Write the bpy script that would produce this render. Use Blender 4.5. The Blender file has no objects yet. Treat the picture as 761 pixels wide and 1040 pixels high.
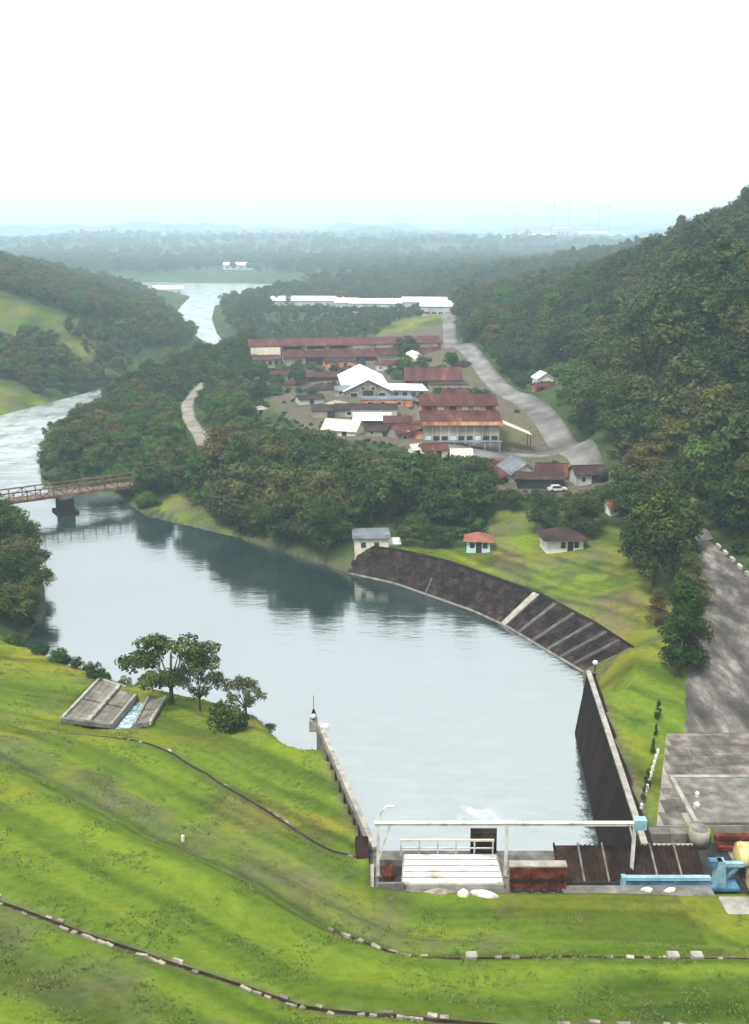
import bpy, math, random
import numpy as np
random.seed(7); rng = np.random.default_rng(7)
R = math.radians
S = bpy.context.scene
col = S.collection

# ---------------------------------------------------------------- camera
# The photographer stands on the dam crest, 60 m above the tailwater.
PITCH = math.atan(284/1020)
cam_d = bpy.data.cameras.new('camera'); cam = bpy.data.objects.new('camera', cam_d); col.objects.link(cam)
cam.location = (0, 0, 60); cam.rotation_euler = (math.pi/2-PITCH, 0, 0)
cam_d.sensor_fit = 'VERTICAL'; cam_d.angle = 2*math.atan(520/1020)
cam_d.clip_start = .5; cam_d.clip_end = 40000
S.camera = cam

# ---------------------------------------------------------------- sky, sun, exposure (bright overcast)
SUN_EL, SUN_AZ = R(58), R(215)
w = bpy.data.worlds.new('World'); S.world = w; w.use_nodes = True
nt = w.node_tree; nt.nodes.clear()
sky = nt.nodes.new('ShaderNodeTexSky'); sky.sky_type = 'NISHITA'; sky.sun_disc = False
sky.sun_elevation = SUN_EL; sky.sun_rotation = SUN_AZ; sky.air_density = 1.6; sky.dust_density = 6.0
hsv = nt.nodes.new('ShaderNodeMix'); hsv.data_type = 'RGBA'; hsv.inputs[0].default_value = .9
hsv.inputs[7].default_value = (9.6, 10.15, 10.25, 1)          # even cloud cover
nt.links.new(sky.outputs[0], hsv.inputs[6])
bg = nt.nodes.new('ShaderNodeBackground'); bg.inputs[1].default_value = .125
nt.links.new(hsv.outputs[2], bg.inputs[0])
wo = nt.nodes.new('ShaderNodeOutputWorld'); nt.links.new(bg.outputs[0], wo.inputs[0])
sd = bpy.data.lights.new('sun', 'SUN'); sd.energy = 3.2; sd.angle = R(10); sd.color = (1, .96, .9)
sun = bpy.data.objects.new('sun', sd); col.objects.link(sun)
sun.rotation_euler = (math.pi/2-SUN_EL, 0, math.pi-SUN_AZ)
sun.location = (-60, -60, 200)
S.view_settings.view_transform = 'Standard'; S.view_settings.look = 'None'
S.view_settings.gamma = 1; S.view_settings.use_curve_mapping = False
S.view_settings.exposure = .52
S.cycles.volume_bounces = 1; S.cycles.max_bounces = 6; S.cycles.diffuse_bounces = 3
S.cycles.glossy_bounces = 3; S.cycles.transparent_max_bounces = 12; S.cycles.transmission_bounces = 3
S.cycles.caustics_reflective = False; S.cycles.caustics_refractive = False
S.cycles.use_denoising = True

# ---------------------------------------------------------------- helpers
def tag(o, label=None, cat=None, group=None, kind=None):
    if label: o['label'] = label
    if cat: o['category'] = cat
    if group: o['group'] = group
    if kind: o['kind'] = kind
    return o
def empty(name, loc=(0,0,0), rz=0, label=None, cat=None, group=None):
    o = bpy.data.objects.new(name, None); col.objects.link(o)
    o.empty_display_size = .5
    o.location = loc; o.rotation_euler = (0, 0, rz)
    return tag(o, label, cat, group)
def link(name, me, parent=None):
    o = bpy.data.objects.new(name, me); col.objects.link(o)
    if parent: o.parent = parent
    return o
class MB:
    def __init__(s): s.v = []; s.f = []
    def add(s, vs, fs):
        n = len(s.v); s.v += [tuple(map(float, p)) for p in vs]; s.f += [tuple(i+n for i in f) for f in fs]; return s
    def box(s, x0, x1, y0, y1, z0, z1):
        return s.add([(x0,y0,z0),(x1,y0,z0),(x1,y1,z0),(x0,y1,z0),(x0,y0,z1),(x1,y0,z1),(x1,y1,z1),(x0,y1,z1)],
                     [(3,2,1,0),(4,5,6,7),(0,1,5,4),(1,2,6,5),(2,3,7,6),(3,0,4,7)])
    def hexa(s, b, t):      # four bottom and four top corners, counter-clockwise from above
        return s.add(list(b)+list(t), [(3,2,1,0),(4,5,6,7),(0,1,5,4),(1,2,6,5),(2,3,7,6),(3,0,4,7)])
    def slab(s, q, th):     # quad of 3-D corners (ccw from above), thickened downwards
        return s.hexa([(p[0],p[1],p[2]-th) for p in q], q)
    def bar(s, a, b, w, h=None):   # square bar from a to b
        a = np.array(a, float); b = np.array(b, float); h = h or w
        d = b-a; d /= np.linalg.norm(d)
        up = np.array([0,0,1.]) if abs(d[2]) < .95 else np.array([0,1.,0])
        sx = np.cross(d, up); sx /= np.linalg.norm(sx); u = np.cross(sx, d)
        c = [sx*w/2*i+u*h/2*j for i, j in ((-1,-1),(1,-1),(1,1),(-1,1))]
        return s.add([a+k for k in c]+[b+k for k in c], [(0,1,2,3),(7,6,5,4),(4,5,1,0),(5,6,2,1),(6,7,3,2),(7,4,0,3)])
    def tube(s, pts, rad, n=8, cap=True):
        pts = [np.array(p, float) for p in pts]
        rad = rad if hasattr(rad, '__len__') else [rad]*len(pts)
        rings = []
        for i, p in enumerate(pts):
            d = pts[min(i+1, len(pts)-1)]-pts[max(i-1, 0)]; d /= (np.linalg.norm(d)+1e-9)
            up = np.array([0,0,1.]) if abs(d[2]) < .9 else np.array([1.,0,0])
            a = np.cross(d, up); a /= np.linalg.norm(a); b = np.cross(d, a)
            rings.append([p+rad[i]*(a*math.cos(t*2*math.pi/n)+b*math.sin(t*2*math.pi/n)) for t in range(n)])
        vs = [p for r in rings for p in r]; fs = []
        for i in range(len(pts)-1):
            for k in range(n):
                fs.append((i*n+k, i*n+(k+1)%n, (i+1)*n+(k+1)%n, (i+1)*n+k))
        if cap:
            fs += [tuple(range(n))[::-1], tuple((len(pts)-1)*n+k for k in range(n))]
        return s.add(vs, fs)
    def mesh(s, name, m=None, smooth=False):
        me = bpy.data.meshes.new(name); me.from_pydata(s.v, [], s.f)
        if m: me.materials.append(m)
        if smooth: me.shade_smooth()
        me.update(); return me
    def build(s, name, m, parent=None, smooth=False):
        return link(name, s.mesh(name, m, smooth), parent)

def bevel(o, wdt=.03, seg=1):
    md = o.modifiers.new('bevel', 'BEVEL'); md.width = wdt; md.segments = seg; md.limit_method = 'ANGLE'; return o

# ---------------------------------------------------------------- materials
def nodes(name):
    m = bpy.data.materials.new(name); m.use_nodes = True
    t = m.node_tree; t.nodes.clear()
    out = t.nodes.new('ShaderNodeOutputMaterial'); b = t.nodes.new('ShaderNodeBsdfPrincipled')
    t.links.new(b.outputs[0], out.inputs[0])
    return m, t, b, out
def pos(t, scale=(1,1,1), src='Position'):
    g = t.nodes.new('ShaderNodeNewGeometry')
    mp = t.nodes.new('ShaderNodeMapping'); mp.inputs['Scale'].default_value = scale
    t.links.new(g.outputs[src], mp.inputs[0]); return mp.outputs[0]
def noise(t, vec, scale, detail=4, rough=.6):
    n = t.nodes.new('ShaderNodeTexNoise'); n.inputs['Scale'].default_value = scale
    n.inputs['Detail'].default_value = detail; n.inputs['Roughness'].default_value = rough
    t.links.new(vec, n.inputs['Vector']); return n.outputs['Fac']
def ramp(t, fac, stops, interp='LINEAR'):
    r = t.nodes.new('ShaderNodeValToRGB'); r.color_ramp.interpolation = interp
    e = r.color_ramp.elements
    while len(e) < len(stops): e.new(.5)
    for k, (p, c) in enumerate(stops):
        e[k].position = p; e[k].color = (*c, 1) if len(c) == 3 else c
    t.links.new(fac, r.inputs[0]); return r.outputs[0]
def mix(t, fac, a, b, mode='MIX'):
    n = t.nodes.new('ShaderNodeMix'); n.data_type = 'RGBA'; n.blend_type = mode
    for sock, v in ((0, fac), (6, a), (7, b)):
        if isinstance(v, (int, float)): n.inputs[sock].default_value = v
        elif isinstance(v, tuple): n.inputs[sock].default_value = (*v, 1)
        else: t.links.new(v, n.inputs[sock])
    return n.outputs[2]
def bump(t, b, h, strength=.4, dist=.05):
    n = t.nodes.new('ShaderNodeBump'); n.inputs['Strength'].default_value = strength; n.inputs['Distance'].default_value = dist
    t.links.new(h, n.inputs['Height']); t.links.new(n.outputs[0], b.inputs['Normal'])
def simple(name, stops, scale=1., rough=.8, metal=0, vscale=(1,1,1), bumpk=.3, rand=0., bdist=.04, detail=5):
    """mottled surface: noise through a colour ramp, fine relief, optional per-object variation"""
    m, t, b, out = nodes(name)
    v = pos(t, vscale); f = noise(t, v, scale, detail, .65)
    c = ramp(t, f, stops)
    if rand:
        oi = t.nodes.new('ShaderNodeObjectInfo')
        k = ramp(t, oi.outputs['Random'], [(0, (1-rand,)*3), (1, (1+rand*.5,)*3)])
        c = mix(t, 1.0, c, k, 'MULTIPLY')
    t.links.new(c, b.inputs['Base Color']); b.inputs['Roughness'].default_value = rough
    b.inputs['Metallic'].default_value = metal; b.inputs['Specular IOR Level'].default_value = .5 if rough < .6 else .08
    if bumpk: bump(t, b, noise(t, v, scale*6, 3), bumpk, bdist)
    return m
M = {}
M['concrete'] = simple('concrete', [(.3,(.07,.065,.058)),(.55,(.16,.15,.135)),(.75,(.26,.25,.225))], .7, .9, rand=.12)
M['pale_concrete'] = simple('pale_concrete', [(.3,(.17,.155,.13)),(.6,(.33,.31,.27)),(.8,(.46,.44,.4))], .8, .85, rand=.1)
M['stained_concrete'] = simple('stained_concrete', [(.3,(.005,.004,.004)),(.5,(.014,.008,.007)),(.68,(.035,.016,.013)),(.82,(.04,.035,.022))], .45, .9, vscale=(1,1,.35), rand=.1)
M['slab_stone'] = simple('slab_stone', [(.28,(.006,.005,.005)),(.46,(.019,.013,.012)),(.62,(.045,.028,.024)),(.8,(.105,.083,.07))], .55, .95, rand=.35, bumpk=.9, bdist=.2)
M['rib'] = simple('rib', [(.3,(.05,.045,.045)),(.6,(.11,.102,.1)),(.8,(.19,.18,.175))], .9, .9, rand=.25)
M['white_paint'] = simple('white_paint', [(.28,(.2,.15,.11)),(.42,(.44,.42,.39)),(.55,(.58,.575,.555)),(.8,(.72,.72,.7))], .9, .55, bumpk=.1)
M['white_wall'] = simple('white_wall', [(.25,(.42,.41,.38)),(.45,(.64,.63,.6)),(.8,(.76,.75,.72))], .7, .8, bumpk=.1)
M['white_roof'] = simple('white_roof', [(.3,(.62,.64,.66)),(.6,(.84,.85,.86))], .15, .5, bumpk=.1)
M['cream'] = simple('cream', [(.3,(.5,.45,.32)),(.6,(.68,.63,.5))], .6, .8, rand=.1)
M['beige_wall'] = simple('beige_wall', [(.25,(.13,.10,.07)),(.5,(.27,.235,.185)),(.75,(.4,.37,.31))], .3, .85, vscale=(1,1,.4))
M['blue_wall'] = simple('blue_wall', [(.3,(.3,.45,.5)),(.6,(.5,.64,.68))], .5, .7)
M['grey_wall'] = simple('grey_wall', [(.3,(.25,.25,.24)),(.6,(.45,.45,.43))], .3, .85, vscale=(1,1,.4))
M['rust_roof'] = simple('rust_roof', [(.25,(.025,.011,.011)),(.45,(.065,.023,.022)),(.6,(.10,.036,.032)),(.78,(.24,.10,.065))], .22, .8, vscale=(1.6,.5,1), rand=.15)
M['dark_roof'] = simple('dark_roof', [(.3,(.018,.012,.011)),(.55,(.045,.026,.023)),(.8,(.10,.06,.05))], .35, .85)
M['grey_roof'] = simple('grey_roof', [(.3,(.07,.075,.09)),(.6,(.16,.17,.19)),(.8,(.3,.3,.3))], .3, .7)
M['tile_roof'] = simple('tile_roof', [(.3,(.15,.05,.034)),(.7,(.29,.12,.08))], .9, .8)
M['orange_wall'] = simple('orange_wall', [(.3,(.12,.04,.03)),(.48,(.4,.15,.08)),(.62,(.62,.36,.22)),(.75,(.25,.09,.06))], .35, .85, vscale=(1,1,.6))
M['rust'] = simple('rust', [(.25,(.02,.007,.006)),(.48,(.08,.018,.011)),(.62,(.17,.045,.024)),(.8,(.26,.15,.1))], .9, .75, bumpk=.5)
M['rust_brown'] = simple('rust_brown', [(.3,(.009,.006,.005)),(.55,(.028,.016,.012)),(.8,(.08,.05,.038))], .8, .85, rand=.25, bumpk=.5)
M['bridge_rust'] = simple('bridge_rust', [(.3,(.06,.026,.02)),(.55,(.15,.08,.058)),(.8,(.32,.25,.2))], .6, .8, rand=.2)
M['blue_paint'] = simple('blue_paint', [(.3,(.06,.035,.025)),(.42,(.03,.09,.16)),(.55,(.06,.18,.3)),(.8,(.14,.32,.43))], .8, .5)
M['pale_blue'] = simple('pale_blue', [(.3,(.11,.075,.055)),(.4,(.13,.27,.34)),(.7,(.3,.47,.53))], .8, .5)
M['yellow_paint'] = simple('yellow_paint', [(.3,(.16,.10,.04)),(.42,(.42,.33,.10)),(.65,(.6,.52,.22))], .8, .5)
M['dark_metal'] = simple('dark_metal', [(.3,(.012,.012,.014)),(.7,(.05,.045,.045))], 1., .6)
M['wood_plank'] = simple('wood_plank', [(.3,(.08,.05,.04)),(.7,(.24,.17,.13))], 1., .9, rand=.35)
M['dirt'] = simple('dirt', [(.3,(.11,.09,.07)),(.5,(.22,.195,.165)),(.75,(.36,.33,.3))], .25, .95, bumpk=.5)
M['stone'] = simple('stone', [(.3,(.10,.085,.07)),(.55,(.27,.235,.19)),(.8,(.5,.46,.4))], 1.2, .95, rand=.35, bumpk=.5)
M['glass'] = simple('glass', [(.3,(.012,.015,.018)),(.7,(.03,.035,.04))], 1., .15, bumpk=0)
M['tyre'] = simple('tyre', [(.3,(.012,.012,.012)),(.7,(.03,.03,.03))], 4., .9)
M['bark'] = simple('bark', [(.3,(.03,.022,.016)),(.7,(.11,.085,.065))], 3., .95, vscale=(1,1,.2), bumpk=.6)
def foliage(name, dark, mid, light, brown):
    m, t, b, out = nodes(name)
    oi = t.nodes.new('ShaderNodeObjectInfo')
    f = noise(t, pos(t), .55, 4, .7)
    c = ramp(t, f, [(.3, dark), (.5, mid), (.72, light)])
    tint = ramp(t, oi.outputs['Random'], [(0,(.62,.72,.62)),(.3,(1,1,1)),(.55,(.8,1.0,.75)),(.8,(1.25,1.15,.8)),(1,brown)])
    c = mix(t, 1., c, tint, 'MULTIPLY')
    t.links.new(c, b.inputs['Base Color']); b.inputs['Roughness'].default_value = .65
    b.inputs['Specular IOR Level'].default_value = .08
    tr = t.nodes.new('ShaderNodeBsdfTranslucent'); t.links.new(c, tr.inputs[0])
    ms = t.nodes.new('ShaderNodeMixShader'); ms.inputs[0].default_value = .22
    t.links.new(b.outputs[0], ms.inputs[1]); t.links.new(tr.outputs[0], ms.inputs[2]); t.links.new(ms.outputs[0], out.inputs[0])
    return m
M['leaf'] = foliage('leaf', (.010,.02,.006), (.036,.06,.016), (.11,.14,.04), (1.25,1.0,.8))
M['leaf_olive'] = foliage('leaf_olive', (.028,.03,.010), (.08,.082,.028), (.16,.15,.06), (1.15,.9,.75))
M['leaf_bright'] = foliage('leaf_bright', (.02,.045,.010), (.05,.105,.020), (.12,.19,.045), (1.1,1.0,.8))

# water: dark, glossy, ruffled; churned white below the gates
m, t, b, out = nodes('water'); M['water'] = m
v = pos(t)
sx = t.nodes.new('ShaderNodeSeparateXYZ'); t.links.new(v, sx.inputs[0])
dist = t.nodes.new('ShaderNodeVectorMath'); dist.operation = 'DISTANCE'
mp = t.nodes.new('ShaderNodeMapping'); mp.inputs['Scale'].default_value = (.75, 1.15, 1); mp.vector_type = 'POINT'
t.links.new(v, mp.inputs[0]); t.links.new(mp.outputs[0], dist.inputs[0]); dist.inputs[1].default_value = (11.2*.75, 95*1.15, 0)
near = t.nodes.new('ShaderNodeMapRange'); near.inputs[1].default_value = 7.; near.inputs[2].default_value = 0.; t.links.new(dist.outputs['Value'], near.inputs[0])
fn = noise(t, v, .75, 6, .7)
ad = t.nodes.new('ShaderNodeMath'); ad.operation = 'MULTIPLY'; t.links.new(fn, ad.inputs[0]); t.links.new(near.outputs[0], ad.inputs[1])
foam = ramp(t, ad.outputs[0], [(.36,(0,0,0)),(.62,(.75,.75,.75))])
deep = ramp(t, noise(t, v, .05, 3), [(.35,(.012,.026,.026)),(.7,(.03,.048,.048))])
ripple_tone = t.nodes.new('ShaderNodeMath'); ripple_tone.operation = 'MULTIPLY'; t.links.new(ramp(t, noise(t, pos(t, (.5,1.3,1)), .35, 7, .72), [(.42,(0,0,0)),(.7,(1,1,1))]), ripple_tone.inputs[0])
pool = t.nodes.new('ShaderNodeMapRange'); pool.inputs[1].default_value = 150; pool.inputs[2].default_value = 95; t.links.new(sx.outputs[1], pool.inputs[0]); t.links.new(pool.outputs[0], ripple_tone.inputs[1])
deep = mix(t, ripple_tone.outputs[0], deep, (.11,.125,.12))               # pale streaks in the base colour, standing in for ripple reflections
ups = t.nodes.new('ShaderNodeMapRange'); ups.inputs[1].default_value = 215; ups.inputs[2].default_value = 290; ups.inputs[3].default_value = .0; ups.inputs[4].default_value = .85; t.links.new(sx.outputs[1], ups.inputs[0])
pale_mask = t.nodes.new('ShaderNodeMath'); pale_mask.operation = 'MULTIPLY'; t.links.new(ramp(t, noise(t, pos(t, (1,.5,1)), .12, 6, .7), [(.36,(.25,.25,.25)),(.55,(1,1,1))]), pale_mask.inputs[0]); t.links.new(ups.outputs[0], pale_mask.inputs[1])
pale_reach = mix(t, pale_mask.outputs[0], deep, (.5,.54,.55))                  # broken water upstream; pale base colour also stands in for reflected sky
t.links.new(mix(t, foam, pale_reach, (.62,.68,.68)), b.inputs['Base Color'])
rg = t.nodes.new('ShaderNodeMapRange'); rg.inputs[3].default_value = .06; rg.inputs[4].default_value = .7
t.links.new(foam, rg.inputs[0]); t.links.new(rg.outputs[0], b.inputs['Roughness'])
b.inputs['IOR'].default_value = 2.8; b.inputs['Specular IOR Level'].default_value = 1.0
n1 = noise(t, pos(t, (.55, 1.5, 1)), .8, 4, .6); n2 = noise(t, pos(t, (.35, 1.1, 1)), .22, 3, .5)
hs = t.nodes.new('ShaderNodeMath'); hs.operation = 'MULTIPLY_ADD'; hs.inputs[1].default_value = 2.2
t.links.new(n2, hs.inputs[0]); t.links.new(n1, hs.inputs[2])
yr = t.nodes.new('ShaderNodeMapRange'); yr.inputs[1].default_value = 70; yr.inputs[2].default_value = 320; t.links.new(sx.outputs[1], yr.inputs[0])
class chop: outputs = [ramp(t, yr.outputs[0], [(.05,(.75,)*3),(.22,(.42,)*3),(.32,(.2,)*3),(.52,(.2,)*3),(.66,(.6,)*3),(.95,(1,)*3)])]
                    # shallow, broken water upstream of the bridge
bump(t, b, hs.outputs[0], .3, .10)
for q in t.nodes:
    if q.type == 'BUMP': t.links.new(chop.outputs[0], q.inputs['Strength']); q.inputs['Distance'].default_value = .12

# ================================================================ THE SETTING
# ---- ground heights: control points (x, y, z) in metres, thin-plate spline in a range-scaled plane
CP = [
 # dam face: three berm drains and the slopes between them
 (-25.24, 58.21, 16.8),(-17.62, 54.47, 16.8),(-10.81, 51.36, 16.8),(-2.87, 48.15, 16.8),(5.59, 47.47, 16.8),(13.39, 47.17, 16.8),(21.22, 47.03, 16.8),
 (-30.45, 81.52, 12.7),(-18.58, 72.19, 12.7),(-8.98, 65.72, 12.7),(1.31, 58.14, 12.7),(12.02, 57.75, 12.7),(25.45, 57.66, 12.7),
 (-23.6, 94.29, 9.3),(-14.17, 85.57, 9.3),(-4.3, 75.92, 9.0),(-1.74, 75.36, 8.6),
 (1.51, 67.64, 8.9),(7.76, 68.28, 8.6),(14.1, 68.79, 8.4),(24.73, 67.59, 8.4),(28.52, 65.11, 8.8),
 (-60,15,30),(-30,15,32),(0,15,33),(30,15,33),(60,15,33),(-22,43,20),(70,60,10),(60,48,17),
 (-34.2, 82.04, 12.9),(-38.24, 92.83, 11.2),(-43.24, 106.19, 9.2),(-49.37, 122.63, 7.0),(-51.76, 129.11, 6.4),(-43.02, 122.85, 6.2),(-35.2, 117.72, 5.6),(-34.8, 100.44, 7.8),
 (-24.78, 99.37, 8.0),(-19.83, 101.59, 7.2),(-20.83, 107.19, 6.2),(-11.77, 103.22, 6.6),(-6.95, 97.9, 8.3),(-9.75, 88.34, 8.2),(-3.66, 81.27, 8.3),(-8.28, 94.41, 8.1),
 (-75,125,11),(-75,105,16),(-60,80,18),(-70,150,8),(-80,175,7),(-95,200,7),(-60,150,3.5),(-66,172,3.5),
 # power-house platform, lawn, road on the right bank
 (26.75, 108.9, 7.9),(32.13, 116.6, 8.0),(26.73, 94.59, 8.0),(23.58, 81.74, 8.0),(34.52, 103.6, 8.0),(32.49, 86.85, 8.0),(37.63, 114.24, 8.0),(45.19, 126.5, 8.2),(52.66, 149.91, 8.6),(54.2, 163.18, 9.0),
 (44.26, 108.69, 8.0),(55.34, 139.79, 9.0),(48,90,8),(60,100,8.5),(70,120,12),(34,70,8.2),(48,74,8.2),
 (34.07, 132.12, 4.7),(29.88, 135.53, 4.5),(26.61, 152.67, 4.3),(17.0, 165.37, 4.2),(7.03, 172.9, 4.1),(-0.09, 176.75, 4.0),(17.66, 172.5, 4.6),(32.86, 171.26, 5.0),(39.52, 146.37, 6.6),(34.43, 150.76, 5.0),
 (34.1, 186.14, 6.2),(40.82, 165.65, 6.8),(49.32, 186.76, 8.0),(37.77, 128.45, 7.4),(23.59, 193.94, 6.0),(7.8, 193.85, 5.0),
 # peninsula and factory terrace
 (-40,212,3.2),(-20,205,4),(-45,240,4),(-44.04, 243.02, 5.0),(-52.15, 290.89, 6.0),(-38.65, 298.98, 7.5),(-21.5, 268.23, 7.5),(-0.11, 214.58, 7.0),(-25.99, 327.59, 9.0),(-0.16, 321.16, 10.0),(19.47, 245.3, 9.5),
 (31.47, 208.5, 8.5),(44.45, 200.06, 8.5),(51.96, 215.52, 9.0),(48.02, 269.35, 10.0),(40.27, 342.92, 10.0),(35.47, 490.24, 10.0),(-34.37, 437.84, 9.0),(-50.07, 408.07, 8.5),(-0.28, 576.4, 9.5),(-50.73, 653.1, 9.0),(47.15, 656.25, 10.0),
 (-75,300,4),(-85,400,3),(-60,500,5),(-60,420,6),(-80,620,5),(-90,720,6),(-60,900,8),(0,900,9),
 # wooded hill on the right
 (68.82, 178.7, 14.0),(75.13, 199.32, 25.0),(98.74, 270.31, 44.0),(130,350,63),(175,330,76),(122,450,43),(93.16, 540.63, 28.0),(89.0, 422.37, 35.0),(75.95, 355.78, 22.0),(50.5, 321.75, 11.5),(56.68, 252.39, 10.6),
 (64.06, 250.51, 21.0),(62.41, 226.94, 10.5),(65.09, 204.01, 18.0),(72.73, 234.06, 35.0),(105.53, 345.81, 46.0),(62.44, 460.83, 13.0),(65.23, 680.79, 12.0),(101,600,23),(131,1000,18),(140,750,22),(230,700,34),(220,500,60),(120,180,50),(95,140,25),(260,1000,40),(200,1400,14),
 # hill on the left bank
 (-136.63, 364.87, 5.0),(-163.31, 442.45, 17.0),(-197.49, 545.08, 44.0),(-166.35, 544.25, 41.0),(-138.18, 513.8, 32.0),(-126.59, 524.77, 23.0),(-110.34, 540.78, 9.0),(-117.3, 372.18, 5.0),(-112.4, 409.66, 7.5),(-144.28, 423.03, 14.0),(-300,600,52),(-320,400,40),(-220,350,22),
 (-175,680,24),(-200,800,18),(-240,900,14),(-190,640,30),(-300,900,30),(-160,290,7),(-130,225,8),(-300,250,25),(-420,1000,18),
 (-600,1300,12),(-200,1350,9),(0,1300,9),(-900,2200,12),(0,2000,10),(700,2200,14),(-2500,5000,14),(0,5000,14),(2500,5000,14),(-5000,12000,16),(0,12000,16),(5000,12000,16),
 (500,700,50),(700,1300,30),(400,300,85),(-600,500,50),(300,150,60),(-250,120,25),(200,60,25),(-160,60,30),
]
CP = np.array(CP, float)
def warp(x, y):
    yc = np.maximum(y, 12.)
    return x/(yc+70), np.log(yc+50)*1.3
def tpsk(d2): return np.where(d2 > 1e-12, d2*np.log(d2+1e-12), 0)
cu, cv = warp(CP[:,0], CP[:,1]); nC = len(CP)
K = tpsk((cu[:,None]-cu)**2+(cv[:,None]-cv)**2)+np.eye(nC)*2e-4
A = np.zeros((nC+3, nC+3)); A[:nC,:nC] = K; A[:nC,nC] = 1; A[:nC,nC+1] = cu; A[:nC,nC+2] = cv; A[nC:,:nC] = A[:nC,nC:].T
TW = np.linalg.solve(A, np.concatenate([CP[:,2], np.zeros(3)]))
def vnoise(x, y, seed=0):
    xi = np.floor(x).astype(np.int64); yi = np.floor(y).astype(np.int64); fx = x-xi; fy = y-yi
    fx = fx*fx*(3-2*fx); fy = fy*fy*(3-2*fy)
    def h(a, b):
        n = (a*374761393+b*668265263+seed*1442695041) & 0xffffffff
        n = ((n ^ (n >> 13))*1274126177) & 0xffffffff
        return ((n ^ (n >> 16)) & 0xffff)/65535.
    return (h(xi,yi)*(1-fx)+h(xi+1,yi)*fx)*(1-fy)+(h(xi,yi+1)*(1-fx)+h(xi+1,yi+1)*fx)*fy
def fbm(x, y, seed=0, o=4):
    s = 0; a = .5
    for k in range(o): s = s+a*vnoise(x*2**k, y*2**k, seed+k); a *= .5
    return s
WALL = 60.
RIV = [(-.3,77,WALL),(-6.3,99.8,1.5),(-11,109,1.4),(-20,115.5,1.2),(-30,121,1.0),(-37,126,.9),(-45,132.5,.8),(-53,139,.7),(-54,155,.6),(-60,172,.6),(-70,190,.6),
 (-80,204,.6),(-98,228,.6),(-120,270,.5),(-136,315,.5),(-128,335,.4),(-118,366,.4),(-108,400,.4),(-104,440,.5),(-97,490,.5),(-85,535,.4),(-110,622,.4),(-145,735,.3),
 (-163,866,.3),(-178,1000,.3),(-245,1080,.2),(-340,1180,.2),(-480,1250,.2),(-480,1310,.2),(-300,1290,.2),(-150,1250,.2),(-40,1190,.2),(-100,1110,.2),(-126,1000,.2),(-136,866,.3),
 (-118,735,.3),(-97,622,.3),(-74,525,.35),(-80,470,.4),(-88,420,.4),(-95,360,.4),(-99,310,.4),(-89,260,.5),(-82,240,.5),(-63,232,.5),(-50,212,.35),(-28,196,1.0),
 (-9.3,178.5,1.0),(*(-4.59, 173.89),.72),(*(3.41, 168.53),.72),(*(10.02, 161.52),.72),(*(16.14, 155.02),.72),(*(20.94, 148.16),.72),(*(25.63, 138.82),.72),(*(29.54, 131.15),1.4),
 (26.3,113.6,WALL),(24.3,77,WALL)]
RP = np.array([p[:2] for p in RIV]); RS = np.array([p[2] for p in RIV])
def river_dist(x, y):
    """signed distance to the water's edge (positive on land) and the bank height limit"""
    d2 = np.full(x.shape, 1e18); lim = np.full(x.shape, 1e9); ins = np.zeros(x.shape, bool)
    n = len(RP)
    for i in range(n):
        a = RP[i]; b_ = RP[(i+1)%n]; e = b_-a
        tt = np.clip(((x-a[0])*e[0]+(y-a[1])*e[1])/(e@e), 0, 1)
        q = np.hypot(x-a[0]-tt*e[0], y-a[1]-tt*e[1])
        d2 = np.minimum(d2, q); lim = np.minimum(lim, q*RS[i])
        c = ((a[1] > y) != (b_[1] > y)) & (x < (b_[0]-a[0])*(y-a[1])/(b_[1]-a[1]+1e-12)+a[0])
        ins ^= c
    return np.where(ins, -d2, d2), lim
def in_poly(x, y, P):
    ins = np.zeros(np.shape(x), bool); n = len(P)
    for i in range(n):
        a = P[i]; b_ = P[(i+1)%n]
        ins ^= ((a[1] > y) != (b_[1] > y)) & (x < (b_[0]-a[0])*(y-a[1])/(b_[1]-a[1]+1e-12)+a[0])
    return ins
SPILL = [(-35.65, 102.47),(-34.75, 115.26),(-27.85, 112.87),(-24.66, 110.18),(-24.81, 100.33),(-30.15, 99.23)]
PITS = [([(-34.92, 102.23),(-34.4, 114.41),(-27.67, 112.05),(-25.43, 109.91),(-25.17, 101.02),(-30.39, 100.13)], 3.2),
        ([(0,70.6),(31,70.6),(31,79),(0,79)], 3.0), ([(31,70.0),(48,70.0),(48,80.2),(31,80.2)], 2.5)]
BERMS = {'A': [(-30.2, 60.57),(-25.24, 58.21),(-17.62, 54.47),(-10.81, 51.36),(-2.87, 48.15),(5.59, 47.47),(13.39, 47.17),(25.01, 46.88)],
         'B': [(-38.11, 87.58),(-30.45, 81.52),(-18.58, 72.19),(-8.98, 65.72),(1.31, 58.14),(12.02, 57.75),(25.45, 57.66),(32.03, 57.56)],
         'C': [(-37.64, 96.5),(-31.19, 95.82),(-23.6, 94.29),(-14.17, 85.57),(-4.3, 75.92),(-1.57, 75.36)]}
def line_dist(x, y, P):
    d = np.full(np.shape(x), 1e9)
    for a, b_ in zip(P[:-1], P[1:]):
        e = np.array(b_)-np.array(a); tt = np.clip(((x-a[0])*e[0]+(y-a[1])*e[1])/(e@e), 0, 1)
        d = np.minimum(d, np.hypot(x-a[0]-tt*e[0], y-a[1]-tt*e[1]))
    return d
def sstep(a, b_, x):
    q = np.clip((x-a)/(b_-a), 0, 1); return q*q*(3-2*q)
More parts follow.
